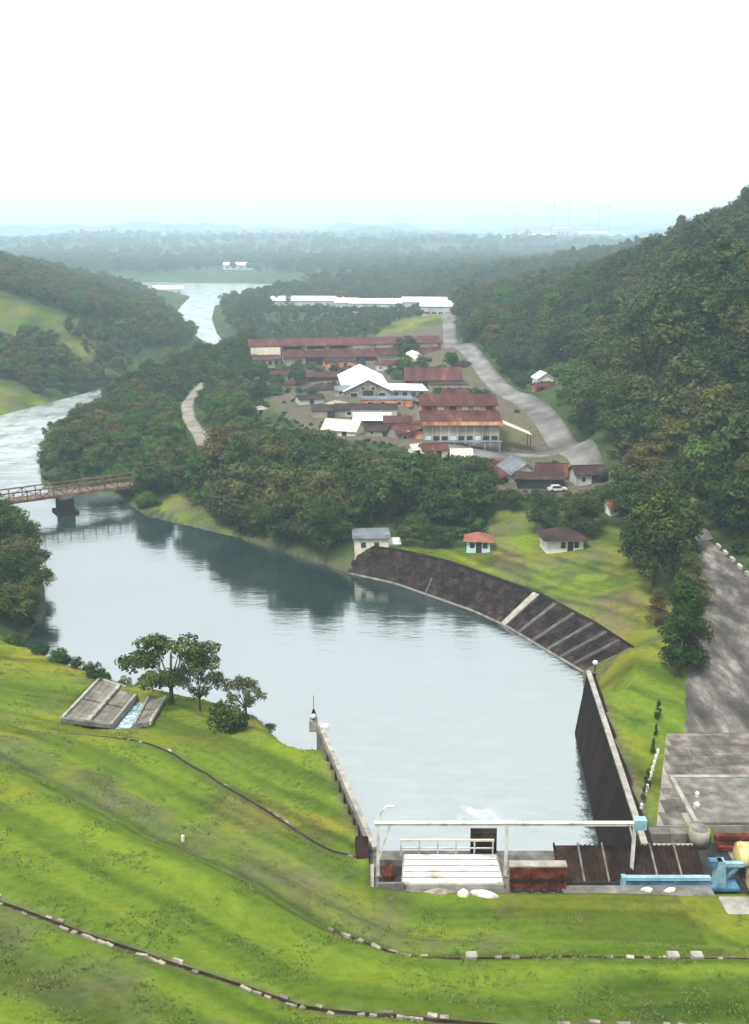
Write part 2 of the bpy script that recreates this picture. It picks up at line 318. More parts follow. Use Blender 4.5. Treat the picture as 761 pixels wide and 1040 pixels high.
def ground(x, y, carve=True):
    x = np.atleast_1d(np.asarray(x, float)); y = np.atleast_1d(np.asarray(y, float))
    u, v_ = warp(x, y)
    h = np.zeros(x.shape)
    for i in range(nC): h += TW[i]*tpsk((u-cu[i])**2+(v_-cv[i])**2)
    h += TW[nC]+TW[nC+1]*u+TW[nC+2]*v_
    h = np.clip(h, 2.2, 110.)
    far = sstep(1500, 2600, y)
    env = np.clip((y-1400)*.026, 0, 125); hills = 10+env*np.clip(1-np.abs(fbm(x/1700+3, y/1000+9, 11)*2-.95)*2.6, 0, 1)**1.3*(.35+.9*fbm(x/420, y/420, 5))
    h = h*(1-far)+hills*far
    h = h+np.where(y < 12, (12-y)*.62, 0); h = np.where(y < 30, np.minimum(h, 57), h)
    rough = np.where((x > 20) & (y < 200), .0, 1.)*np.where((y > 60) & (y < 80) & (x > -3), .3, 1)
    h = h+rough*((fbm(x/4.5, y/4.5, 3)-.47)*.5+(fbm(x/16, y/16, 8)-.47)*.7)*sstep(10, 40, y)
    env2 = (x < 40) & (y < 112)
    for k, P in BERMS.items():            # a level step with a shallow gutter along each berm
        d = line_dist(x, y, P); h = h-.45*np.exp(-(d/.8)**2)
    for kk, amp in (('B', .85), ('C', .5)):        # mown bank dropping away below the berm
        Q = np.array(BERMS[kk]); Q = Q[np.argsort(Q[:,0])]; d = line_dist(x, y, BERMS[kk]); s = np.where(y > np.interp(x, Q[:,0], Q[:,1]), d, -d)
        h = h-amp*sstep(-.1, 1.3, s)*(1-sstep(3, 10, s))*((x < 40) & (y < 112))
    h = h+ .55*np.exp(-((line_dist(x, y, BERMS['B'])-3.2)/1.6)**2)*(y < 110)
    if carve:
        for P, dz in PITS: h = np.where(in_poly(x, y, P), h-dz, h)
        sd, lim = river_dist(x, y)
        h = np.where(sd > 0, np.minimum(h, .05+lim+.25*(fbm(x/3, y/3, 21)-.5)*np.minimum(1, sd)*((x < -5) | (x > 35))), -np.minimum(3., -sd*.7+.1))
        h = np.where((sd > 0) & (h < .06), .06, h)
    return h
def gz(x, y): return float(ground([x], [y])[0])

def axis(lo, hi, step, far_lo, far_hi, g):
    a = list(np.arange(lo, hi+1e-6, step)); s = step; p = hi
    while p < far_hi: s *= g; p += s; a.append(p)
    s = step; p = lo; bseq = []
    while p > far_lo: s *= g; p -= s; bseq.append(p)
    return np.array(bseq[::-1]+a)
XS = axis(-62, 52, .5, -7000, 7000, 1.03); YS = axis(44, 150, .5, -40, 15000, 1.025)
GX, GY = np.meshgrid(XS, YS)
GZ = ground(GX.ravel(), GY.ravel()).reshape(GX.shape)
ny, nx = GX.shape
me = bpy.data.meshes.new('ground'); me.vertices.add(nx*ny)
me.vertices.foreach_set('co', np.stack([GX, GY, GZ], -1).astype(np.float32).ravel())
ii = (np.arange(ny-1)[:,None]*nx+np.arange(nx-1)).ravel()
quads = np.stack([ii, ii+1, ii+nx+1, ii+nx], -1).astype(np.int32)
me.loops.add(quads.size); me.loops.foreach_set('vertex_index', quads.ravel())
me.polygons.add(len(quads)); me.polygons.foreach_set('loop_start', np.arange(0, quads.size, 4, dtype=np.int32))
me.update(calc_edges=True); me.shade_smooth()
# cover: R lush mown grass, G bare earth, B wood floor
LAWN = [(-5.08, 173.21),(3.52, 175.8),(16.08, 174.85),(24.57, 193.94),(40.58, 190.35),(46.85, 176.66),(43.45, 145.27),(42.69, 126.99),(28.94, 77.11),(18.99, 77.11),(25.84, 113.09),(34.62, 125.92),(26.75, 153.5),(10.36, 168.68)]
YARD = [(-47.98, 375.06),(-61.75, 519.62),(40.22, 535.62),(38.93, 422.22),(43.09, 325.3),(46.94, 255.46),(52.37, 225.34),(49.46, 202.53),(35.94, 197.65),(24.48, 202.53),(19.45, 229.51),(10.61, 238.29),(-11.58, 255.2),(-31.81, 304.81)]
FIELDS = [[(-211.33, 474.21),(-146.78, 472.36),(-120.16, 453.5),(-117.85, 430.66),(-185.9, 413.77)],[(-178.85, 388.0),(-128.27, 372.18),(-111.59, 350.77),(-119.75, 317.36),(-139.89, 298.94)],
          [(27.5, 640.29),(43.99, 656.25),(36.38, 524.84),(-0.26, 530.09)],[(-50.7, 217.02),(-46.12, 222.05),(-25.8, 193.76),(-27.38, 190.15)],[(34.19, 276.84),(44.01, 269.35),(42.18, 241.75),(32.04, 247.73)]]
fx = GX.ravel(); fy = GY.ravel(); sdv, _ = river_dist(fx, fy)
near_grass = ((fy < 140) & (fx < 60)) | in_poly(fx, fy, LAWN)
for P in FIELDS: near_grass |= in_poly(fx, fy, P)
n8 = fbm(fx/9, fy/9, 31)
lush = np.where(near_grass, .2, .15)+.5*(n8-.47)
dB = line_dist(fx, fy, BERMS['B']); upB = fy < np.interp(fx, *np.array(BERMS['B']).T[:, np.argsort(np.array(BERMS['B'])[:,0])])
lush = lush+np.where(near_grass & upB & (fx < 3), 1.25*np.exp(-np.maximum(dB-1.5,0)/5.)*sstep(0,.5,dB), 0)
lush = lush-np.where(near_grass & ~upB & (fx < 3) & (fy < 120), .4*np.exp(-((dB-1.5)/3.5)**2), 0)
earth = np.where(in_poly(fx, fy, YARD), .86+1.3*(fbm(fx/14, fy/14, 41)-.47), 0)
for kk, P in BERMS.items(): earth = np.maximum(earth, (.3 if kk == 'B' else .75)*np.exp(-(line_dist(fx, fy, P)/.42)**2))
earth = np.maximum(earth, np.where((sdv > 0) & (sdv < 1.4) & (fy < 260), .8-.5*sdv, 0))
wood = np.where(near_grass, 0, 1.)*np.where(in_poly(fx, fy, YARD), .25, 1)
sA = np.interp(fx, *np.array(BERMS['A']).T[:, np.argsort(np.array(BERMS['A'])[:,0])]); lush = lush-np.where(near_grass & (fy < sA), .15, 0)
slope_z = (fy < 140) & (fx < 25)
streak = np.where(slope_z, fbm(dB*.7+.5*fbm(fx/6, fy/6, 14), fx/34, 15, 5), np.where(fy < 180, fbm((fx*.8+fy*.55)/1.6, (fy*.8-fx*.55)/18, 16, 4), fbm(fx/9, fy/9, 17)))
wood_far = sstep(.44, .58, fbm(fx/16, fy/10, 23))*(fy > 200)
weeds = wood_far+sstep(.50, .64, fbm(fx/3.2, fy/2.4, 18, 5))*sstep(.38, .6, fbm(fx/22, fy/16, 19))
lush = lush-np.where(fy > 200, .3, 0)
lush = lush-np.where((fx > 20) & (fy > 122) & (fy < 200), .35, 0)
dry = sstep(.40, .66, fbm(fx/11, fy/8, 20, 5))+np.where((fy > 110) & (fx > 0), .15, 0)
cov2 = np.stack([np.clip(streak*1.05,0,1), np.clip(weeds,0,1), np.clip(dry,0,1), np.ones_like(dry)], -1).astype(np.float32)
at2 = me.color_attributes.new('growth', 'FLOAT_COLOR', 'POINT'); at2.data.foreach_set('color', cov2.ravel())
cov = np.stack([np.clip(lush,0,1), np.clip(earth,0,1), wood, np.ones_like(wood)], -1).astype(np.float32)
at_ = me.color_attributes.new('cover', 'FLOAT_COLOR', 'POINT'); at_.data.foreach_set('color', cov.ravel())

m, t, b, out = nodes('ground_cover')
va = t.nodes.new('ShaderNodeVertexColor'); va.layer_name = 'cover'
sp = t.nodes.new('ShaderNodeSeparateColor'); t.links.new(va.outputs[0], sp.inputs[0])
v = pos(t); n_f = noise(t, v, 1.1, 6, .75); n_m = noise(t, pos(t, (1, .55, 1)), .16, 5, .65)
grass_a = ramp(t, n_f, [(.25,(.048,.068,.017)),(.47,(.08,.098,.032)),(.72,(.112,.124,.05))])
grass_b = ramp(t, n_f, [(.25,(.055,.105,.007)),(.5,(.085,.155,.010)),(.75,(.115,.185,.018))])
gl = t.nodes.new('ShaderNodeMath'); gl.operation = 'MULTIPLY_ADD'; gl.inputs[1].default_value = 1.4
t.links.new(n_m, gl.inputs[0]); t.links.new(sp.outputs[0], gl.inputs[2])
gr = mix(t, ramp(t, gl.outputs[0], [(.92/2,(0,0,0)),(1.5/2+.1,(1,1,1))]), grass_a, grass_b)
olive = ramp(t, noise(t, pos(t, (1, .6, 1)), .33, 6, .75), [(.28,(.8,.8,.74)),(.48,(1,1,1)),(.62,(1.08,1.02,.95)),(.75,(1.22,1.08,.98))])
gr = mix(t, 1., gr, olive, 'MULTIPLY')
vb = t.nodes.new('ShaderNodeVertexColor'); vb.layer_name = 'growth'; s2 = t.nodes.new('ShaderNodeSeparateColor'); t.links.new(vb.outputs[0], s2.inputs[0])
gr = mix(t, 1., gr, ramp(t, s2.outputs[0], [(.32,(.72,.75,.74)),(.48,(1.06,1.06,1.04)),(.64,(1.42,1.3,1.2))]), 'MULTIPLY')      # mown swathes
gr = mix(t, 1., gr, (1.08,.92,1.55), 'MULTIPLY')
gr = mix(t, s2.outputs[2], gr, mix(t, 1., gr, (1.32,.98,1.0), 'MULTIPLY'))                                         # dry patches
gr = mix(t, s2.outputs[1], gr, mix(t, 1., gr, (.6,.68,.7), 'MULTIPLY'))                                           # coarse weeds
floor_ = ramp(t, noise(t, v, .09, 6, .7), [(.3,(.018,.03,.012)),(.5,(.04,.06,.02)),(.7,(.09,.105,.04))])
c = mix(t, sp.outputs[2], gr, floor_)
soil = ramp(t, n_f, [(.3,(.05,.038,.03)),(.55,(.115,.095,.074)),(.8,(.25,.22,.18))])
c = mix(t, sp.outputs[1], c, soil)
t.links.new(c, b.inputs['Base Color']); b.inputs['Roughness'].default_value = .95; b.inputs['Specular IOR Level'].default_value = .03
bump(t, b, noise(t, v, 3.2, 5, .75), .7, .22)
me.materials.append(m)
g_o = link('ground', me); tag(g_o, kind='structure')

# ---- water: one sheet filling the river bed
wm = MB(); xs = [-700, -250, -60, 60]; ys = [75, 200, 600, 1400]
for i in range(3):
    for j in range(3):
        wm.add([(xs[i],ys[j],0),(xs[i+1],ys[j],0),(xs[i+1],ys[j+1],0),(xs[i],ys[j+1],0)], [(0,1,2,3)])
tag(wm.build('river', M['water']), kind='structure')

# ---- roads draped on the ground
def ribbon(name, P, widths, m, lift, step=3., cross=4, skirt=.25):
    """a road: smooth centre line, cross section of several strips, edges skirted into the ground"""
    P = np.array(P, float); out = []
    seg = np.hypot(*np.diff(P, axis=0).T); s = np.concatenate([[0], np.cumsum(seg)])
    q = np.linspace(0, s[-1], max(4, int(s[-1]/step)))
    cx = np.interp(q, s, P[:,0]); cy = np.interp(q, s, P[:,1]); wd = np.interp(q, s, widths)
    ker = np.ones(5)/5
    for _ in range(2):
        cx[2:-2] = np.convolve(cx, ker, 'valid'); cy[2:-2] = np.convolve(cy, ker, 'valid')
    tx = np.gradient(cx); ty = np.gradient(cy); L = np.hypot(tx, ty); nxx = ty/L; nyy = -tx/L
    k = np.linspace(-.5, .5, cross+1)
    X = cx[:,None]+nxx[:,None]*wd[:,None]*k; Y = cy[:,None]+nyy[:,None]*wd[:,None]*k
    Z = ground(X.ravel(), Y.ravel()).reshape(X.shape)+lift
    X = np.c_[X[:,:1]-nxx[:,None]*.1, X, X[:,-1:]+nxx[:,None]*.1]; Y = np.c_[Y[:,:1]-nyy[:,None]*.1, Y, Y[:,-1:]+nyy[:,None]*.1]
    Z = np.c_[Z[:,:1]-skirt-lift, Z, Z[:,-1:]-skirt-lift]
    mb = MB(); n, c_ = X.shape
    mb.v = [tuple(p) for p in np.stack([X, Y, Z], -1).reshape(-1, 3)]
    mb.f = [(i*c_+j, i*c_+j+1, (i+1)*c_+j+1, (i+1)*c_+j) for i in range(n-1) for j in range(c_-1)]
    return mb.build(name, m, None, True)
M['asphalt'] = simple('asphalt', [(.32,(.036,.031,.029)),(.47,(.08,.071,.066)),(.55,(.135,.122,.112)),(.68,(.32,.295,.26))], .34, .8, vscale=(1,.3,1), bumpk=.5, detail=8)
M['worn_road'] = simple('worn_road', [(.3,(.075,.07,.068)),(.5,(.15,.142,.135)),(.75,(.29,.275,.26))], .12, .9, bumpk=.5, detail=7)
road_far = ribbon('road', [(54.4,163),(56,174),(57,186),(55,200),(51.97, 213.66),(50.15, 239.38),(47.17, 272.3),(43.62, 317.12),(39.47, 367.7),(34.93, 408.8),(35.28, 468.13),(39.58, 541.17),(45.26, 656.25),(44.54, 728.7)],
       [6,6,6,6,6.5,6.5,6.8,6.8,6.5,6.5,6,7,7.5,7], M['worn_road'], .22, 3.)
tag(road_far, kind='structure')
tag(ribbon('access_lane', [(48.36, 249.25),(39.63, 248.99),(32.04, 243.86),(21.55, 240.8),(14.16, 237.82)], [5,4.5,5,6,5], M['worn_road'], .16, 2.), kind='structure')
tag(ribbon('track', [(-65.21, 383.32),(-64.01, 358.65),(-61.51, 326.97),(-55.91, 298.99),(-48.66, 275.09),(-43.43, 256.05),(-39.94, 238.67)], [3,4,4,3.6,4,4.5,4], M['dirt'], .2, 2.), kind='structure')

# ---- forecourt: patched tarmac widening towards the power house, slab yard, raised pad
mb = MB(); rows = np.linspace(97.8, 163, 60)
lx = np.interp(rows, [97.6,112,125,134,145,154,163], [31.6,36.5,41.4,45.2,48.3,50.2,51.0])+.9*(fbm(rows/2.2, rows*0, 44)-.47)
for r_, y_ in enumerate(rows):
    X = np.linspace(lx[r_], 56.6+.8*max(0,(110-y_)/12), 9); Z = ground(X, np.full(9, y_))+.14
    Z[0] -= .3
    mb.v += [(float(a), float(y_), float(c_)) for a, c_ in zip(X, Z)]
mb.f = [(i*9+j, i*9+j+1, (i+1)*9+j+1, (i+1)*9+j) for i in range(59) for j in range(8)]
tag(mb.build('forecourt', M['asphalt'], None, True), kind='structure')
yard = MB().hexa([(25.6,80.2,7),(50,80.2,7),(50,97.7,7),(31.4,97.7,7)],[(25.6,80.2,8.08),(50,80.2,8.08),(50,97.7,8.08),(31.4,97.7,8.08)]).build('yard', M['dirt']); tag(yard, kind='structure')
M['yard_slab'] = simple('yard_slab', [(.3,(.055,.048,.043)),(.5,(.115,.10,.09)),(.7,(.24,.21,.185))], .5, .9, rand=.3, bumpk=.5, detail=7)
y_ = 80.3
while y_ < 97.0:
    x_ = 25.0+(y_-79)*.335+.9
    while x_ < 49:
        if not (x_ > 28.4 and y_ < 88.2):
            wd = 2.15+random.uniform(-.1, .1); dz = random.uniform(-.02, .03)
            MB().box(x_, x_+wd-.02, y_, y_+2.06, 7.9, 8.15+dz).build('slab', M['yard_slab'], yard)
        x_ += 2.2
    y_ += 2.1
pad = MB().box(29.4, 50, 80.3, 88.0, 7.2, 8.42).build('loading_pad', M['concrete']); bevel(pad, .05)
tag(pad, kind='structure')
MB().box(29.0, 50, 88.0, 88.45, 7.8, 8.5).build('kerb', M['pale_concrete'], pad)
MB().box(29.0, 29.4, 80.3, 88.0, 7.8, 8.5).build('kerb', M['pale_concrete'], pad)
for k, (px_, py_, sx_) in enumerate(((30.6,84.6,.3),(30.0,82.7,.4))):
    o = MB().tube([(px_,py_,8.42),(px_,py_,8.8),(px_,py_,8.95)], [sx_*.8, sx_*.75, sx_*.3], 9).build('cement_sack' if k else 'marker_block', M['white_paint'])
    tag(o, ['narrow white block standing near the left kerb of the loading pad','round white lump at the front left corner of the loading pad'][k], 'block' if k == 0 else 'sack')
# small pale bollards between lawn and yard
a_ = np.array((22.64, 77.55, 8.0)); b_ = np.array((29.34, 93.56, 8.0))
bol = MB().tube([(0,0,-.2),(0,0,.42),(0,0,.52)], [.17,.16,.08], 8).mesh('bollard', M['white_paint'])
for k in range(15):
    p = a_+(b_-a_)*(k/14.)
    o = link('bollard', bol); o.location = (p[0], p[1], gz(p[0], p[1]))
    tag(o, 'small white bollard in the row between lawn and slab yard', 'bollard', 'white bollards along the yard edge')
# painted kerb blocks on the far side of the forecourt
kb = MB().box(-.22,.22,-.75,.75,-.3,.32).mesh('kerb_block', M['white_paint'])
for k in range(13):
    y_ = 118+k*3.4; o = link('kerb_block', kb); o.location = (57.0, y_, gz(57.0, y_)+.1)
    tag(o, 'white painted kerb block along the right edge of the tarmac', 'kerb block', 'painted kerb blocks beside the tarmac')

# ---- training walls of the tailrace
rw = empty('retaining_wall', (25,95,0), 0, 'tall dark stained retaining wall along the right side of the tailrace pool', 'wall')
def rel(pts, o): return [(p[0]-o.location[0], p[1]-o.location[1], p[2]-o.location[2]) for p in pts]
N = 9
for k in range(N):                                                   # poured bays with joints
    y0 = 77.2+(113.2-77.2)*k/N; y1 = 77.2+(113.2-77.2)*(k+1)/N-.04
    tx = lambda y: 23.55+(26.0-23.55)*(y-77.2)/36
    fx_ = lambda y: tx(y)-(2.0-(y-77.2)/36*1.05)
    bb = [(fx_(y0)-.5,y0,-3),(tx(y0)+1,y0,-3),(tx(y1)+1,y1,-3),(fx_(y1)-.5,y1,-3)]
    tt_ = [(tx(y0),y0,8.0),(tx(y0)+1,y0,8.0),(tx(y1)+1,y1,8.0),(tx(y1),y1,8.0)]
    MB().hexa(rel(bb, rw), rel(tt_, rw)).build('wall_bay', M['stained_concrete'], rw)
MB().hexa(rel([(23.48,77.2,8.0),(24.05,77.2,8.0),(26.5,113.4,8.0),(25.93,113.4,8.0)], rw), rel([(23.48,77.2,8.28),(24.05,77.2,8.28),(26.5,113.4,8.28),(25.93,113.4,8.28)], rw)).build('coping', M['pale_concrete'], rw)
lw = empty('training_wall', (-3,88,0), 0, 'low pale coping wall dividing the grass slope from the tailrace pool', 'wall')
d_ = np.array([-6.3+.3, 99.8-77]); d_ /= np.linalg.norm(d_); nrm = np.array([d_[1], -d_[0]])
for k in range(8):
    p0 = np.array([-.3,77.])+d_*23.5*k/8; p1 = np.array([-.3,77.])+d_*(23.5*(k+1)/8-.05)
    q = [p0-nrm*.1, p0+nrm*.55, p1+nrm*.55, p1-nrm*.1]; q = [q[i] for i in (0,1,2,3)]
    MB().hexa(rel([(*c_,-3) for c_ in q], lw), rel([(*c_,7.75) for c_ in q], lw)).build('wall_bay', M['concrete'], lw)
    q = [p0+nrm*.1, p0+nrm*.6, p1+nrm*.6, p1+nrm*.1]
    MB().hexa(rel([(*c_,7.75) for c_ in q], lw), rel([(*c_,8.0) for c_ in q], lw)).build('coping_block', M['pale_concrete'], lw)
# beacon at the far end of the left wall
e_ = np.array([-.3,77.])+d_*23.9
bc = empty('gauge_post', (e_[0]-.3, e_[1]+.3, 8.0), 0, 'dark gauge post with thin mast and white ball at the tip of the left wall', 'post')
MB().box(-.5,.4,-.4,.4,-1,.3).build('footing', M['pale_concrete'], bc)
MB().tube([(0,0,.3),(0,0,1.4),(0,0,1.6)], [.2,.16,.07], 8).build('post', M['dark_metal'], bc)
MB().tube([(0,0,1.5),(0,0,3.2)], .035, 6).build('mast', M['dark_metal'], bc)
MB().tube([(0,-.42,.6),(0,-.42,.68),(0,-.42,.9),(0,-.42,1.12),(0,-.42,1.2)], [.05,.22,.3,.22,.05], 10).build('ball', M['white_paint'], bc)
for s_ in (-.5, .5): MB().bar((s_*.7,0,.35),(s_*.2,0,1.5),.07).build('stay', M['dark_metal'], bc)
o = MB().box(.0,.9,-.5,.3,0,.45).build('concrete_block', M['white_paint']); o.location = (e_[0]+.5, e_[1]-.9, 7.9); bevel(o,.08)
tag(o, 'white concrete block beside the gauge post at the wall tip', 'block')
lp = empty('globe_lamp', (27.0,113.4,8.0), 0, 'white globe lamp at the far end of the right retaining wall', 'lamp')
MB().tube([(0,0,-.3),(0,0,1.0)], .09, 8).build('post', M['rust'], lp)
MB().tube([(0,0,1.0),(0,0,1.08),(0,0,1.3),(0,0,1.52),(0,0,1.6)], [.08,.26,.34,.26,.08], 12).build('globe', M['white_paint'], lp, True)
MB().box(-.25,.25,-.25,.25,-.4,.08).build('base', M['concrete'], lp)
# pale boulder and bent pipe on the lawn
bl = MB().tube([(0,0,-.1),(0,0,.12),(0,0,.34),(0,0,.48)], [.55,.75,.6,.2], 11)
bl.v = [(x*1.2+.1*math.sin(3*y), y*.9, z) for x, y, z in bl.v]
p = (24.95, 88.13, 8.0); o = bl.build('boulder', M['cream'], None, True); o.location = (p[0], p[1], gz(p[0],p[1])); o.rotation_euler = (0,0,.5)
tag(o, 'pale flat boulder lying on the lawn above the retaining wall', 'boulder')
p = (23.26, 83.05, 8.0); o = MB().tube([(0,0,0),(0,0,.9),(.1,0,1.05),(.5,.1,.8),(.8,.15,.3)], .09, 8).build('vent_pipe', M['white_paint'])
o.location = (p[0], p[1], gz(p[0],p[1])-.05); tag(o, 'bent white vent pipe standing beside the coping of the right wall', 'pipe')

# ---- stone revetment on the right bank
BOT = [(-4.95, 173.89),(3.41, 168.53),(10.02, 161.52),(16.14, 155.02),(20.94, 148.16),(25.63, 138.82),(29.75, 130.82)]
TOP = [(-3.17, 176.43),(5.25, 172.9),(12.83, 166.75),(19.64, 158.48),(26.2, 150.04),(31.94, 138.55),(35.38, 128.3)]
def along(P, s):
    P = np.array(P); q = np.linspace(0, 1, len(P)); return np.array([np.interp(s, q, P[:,0]), np.interp(s, q, P[:,1])])
ctr = along(BOT, .5)
rv = empty('revetment', (ctr[0], ctr[1], 0), 0, 'dark brown stone revetment curving along the right bank with pale ribs', 'embankment')
def rvp(s, k, lift=0):           # s along, k up the slope (0 toe .. 1 crest)
    b0 = along(BOT, s); t0 = along(TOP, s); zt = np.interp(s, [0,.8,1], [4.15,4.2,4.5])
    p = b0+(t0-b0)*k; return (p[0]-ctr[0], p[1]-ctr[1], zt*k+lift)
NB, NR = 46, 6
for i in range(NB):
    for j in range(NR):
        off = .2+random.uniform(-.08, .08)
        s0, s1 = (i+.5*(j%2))/NB+.0007, min(1.,(i+1+.5*(j%2))/NB-.0007); k0, k1 = j/NR+.006, (j+1)/NR-.006
        q = [rvp(s0,k0,off), rvp(s1,k0,off), rvp(s1,k1,off), rvp(s0,k1,off)]
        mbs = MB().slab(q[::-1], .5)
        mbs.build('slab', M['slab_stone'], rv)
def strip(name, s0, s1, k0, k1, lift, th, m, n=1):
    mb = MB()
    for i in range(n):
        a, c_ = s0+(s1-s0)*i/n, s0+(s1-s0)*(i+1)/n
        mb.slab([rvp(a,k0,lift), rvp(a,k1,lift), rvp(c_,k1,lift), rvp(c_,k0,lift)], th)
    return mb.build(name, m, rv)
for s in (.30,): strip('rib', s, s+.006, .0, .45, .34, .5, M['rib'])
for s in (.715,.775,.835,.893,.947): strip('rib', s, s+.010, 0, 1.0, .38, .6, M['rib'])
strip('chute', .645, .665, -.06, 1.0, .5, .7, M['pale_concrete'])
strip('toe_ledge', -.01, 1.0, -.14, 0, .22, .9, M['concrete'], 26)
strip('crest_cap', 0, 1.0, 1.0, 1.07, .3, .5, M['stained_concrete'], 26)
strip('end_cap', .998, 1.012, 0, 1.0, .36, .7, M['concrete'])

# ---- concrete drop chute on the left bank
c0 = (-30.97, 107.08, 6.0)
sc_ = empty('drop_chute', c0, 0, 'pale concrete lined drop chute with sloping slab sides on the left bank', 'chute')
def L3(p): return (p[0]-c0[0], p[1]-c0[1], p[2]-c0[2])
def lerp(a, b__, k): return tuple(a[i]+(b__[i]-a[i])*k for i in range(3))
def panel_grid(A_, B_, C_, D_, nu, nv, m, name, th=.35, gap=.02):   # A-B near edge, D-C far edge
    for i in range(nu):
        for j in range(nv):
            u0, u1, v0, v1 = i/nu+gap*.5, (i+1)/nu-gap*.5, j/nv+gap, (j+1)/nv-gap
            f_ = lambda u, v_: lerp(lerp(A_, B_, u), lerp(D_, C_, u), v_)
            q = [L3(f_(u0,v0)), L3(f_(u1,v0)), L3(f_(u1,v1)), L3(f_(u0,v1))]
            MB().slab(q, th).build(name, m, sc_)
M['chute_slab'] = simple('chute_slab', [(.3,(.10,.088,.072)),(.55,(.19,.17,.145)),(.8,(.32,.3,.27))], .6, .9, rand=.12)
LN, LF = (-34.93, 101.56, 7.7), (-34.32, 115.05, 6.3); CLN, CLF = (-29.6, 102.28, 6.6), (-29.33, 114.34, 4.9); CRN, CRF = (-27.05, 102.28, 6.6), (-27.74, 113.78, 4.9); RN, RF = (-24.96, 101.02, 7.5), (-25.19, 110.5, 6.1)
mid_n, mid_f = lerp(LN, CLN, .45), lerp(LF, CLF, .45)
panel_grid(LN, mid_n, mid_f, LF, 3, 2, M['chute_slab'], 'slab')
st0, st1 = lerp(LN, CLN, .47), lerp(LN, CLN, .57); sf0, sf1 = lerp(LF, CLF, .47), lerp(LF, CLF, .57)
for k in range(7):                                                   # a flight of shallow steps down the lining
    a = lerp(st0, sf0, k/7); b2 = lerp(st1, sf1, k/7); c2 = lerp(st1, sf1, (k+.9)/7); d2 = lerp(st0, sf0, (k+.9)/7)
    MB().slab([L3((p[0],p[1],a[2]+.12)) for p in (a, b2, c2, d2)], .5).build('step', M['pale_concrete'], sc_)
panel_grid(lerp(LN,CLN,.59), CLN, CLF, lerp(LF,CLF,.59), 2, 2, M['chute_slab'], 'slab')
panel_grid(CRN, RN, RF, CRF, 2, 2, M['chute_slab'], 'slab')
CLNb, CLFb = (CLN[0],CLN[1],CLN[2]-.7), (CLF[0],CLF[1],CLF[2]-.9); CRNb, CRFb = (CRN[0],CRN[1],CRN[2]-.7), (CRF[0],CRF[1],CRF[2]-.9)
MB().slab([L3(p) for p in (CLNb, CRNb, CRFb, CLFb)], .4).build('channel_bed', M['pale_concrete'], sc_)
M['shallow_water'] = simple('shallow_water', [(.35,(.06,.17,.24)),(.52,(.2,.36,.42)),(.62,(.7,.76,.78))], 1.1, .15, bumpk=.5)
up = lambda p, k: (p[0], p[1], p[2]+k)
MB().slab([L3(p) for p in (lerp(up(CLNb,.25),up(CRNb,.25),.15), lerp(up(CLNb,.25),up(CRNb,.25),.8), lerp(up(CLFb,.25),up(CRFb,.25),.8), lerp(up(CLFb,.25),up(CRFb,.25),.15))], .2).build('water_flow', M['shallow_water'], sc_)
for a, b2 in ((CLN, CLF), (CRN, CRF)):
    MB().bar(L3(up(a,-.2)), L3(up(b2,-.2)), .3, .9).build('channel_wall', M['pale_concrete'], sc_)
for a, b2 in ((LN, LF), (RN, RF), (LF, CLF)):
    MB().bar(L3(a), L3(b2), .35, .4).build('rim', M['pale_concrete'], sc_)
for a, b2 in ((LN, lerp(LN,CLN,.5)), (lerp(LN,CLN,.5), CLN), (CRN, RN)):
    MB().bar(L3(a), L3(b2), .4, .5).build('rim', M['concrete'], sc_)

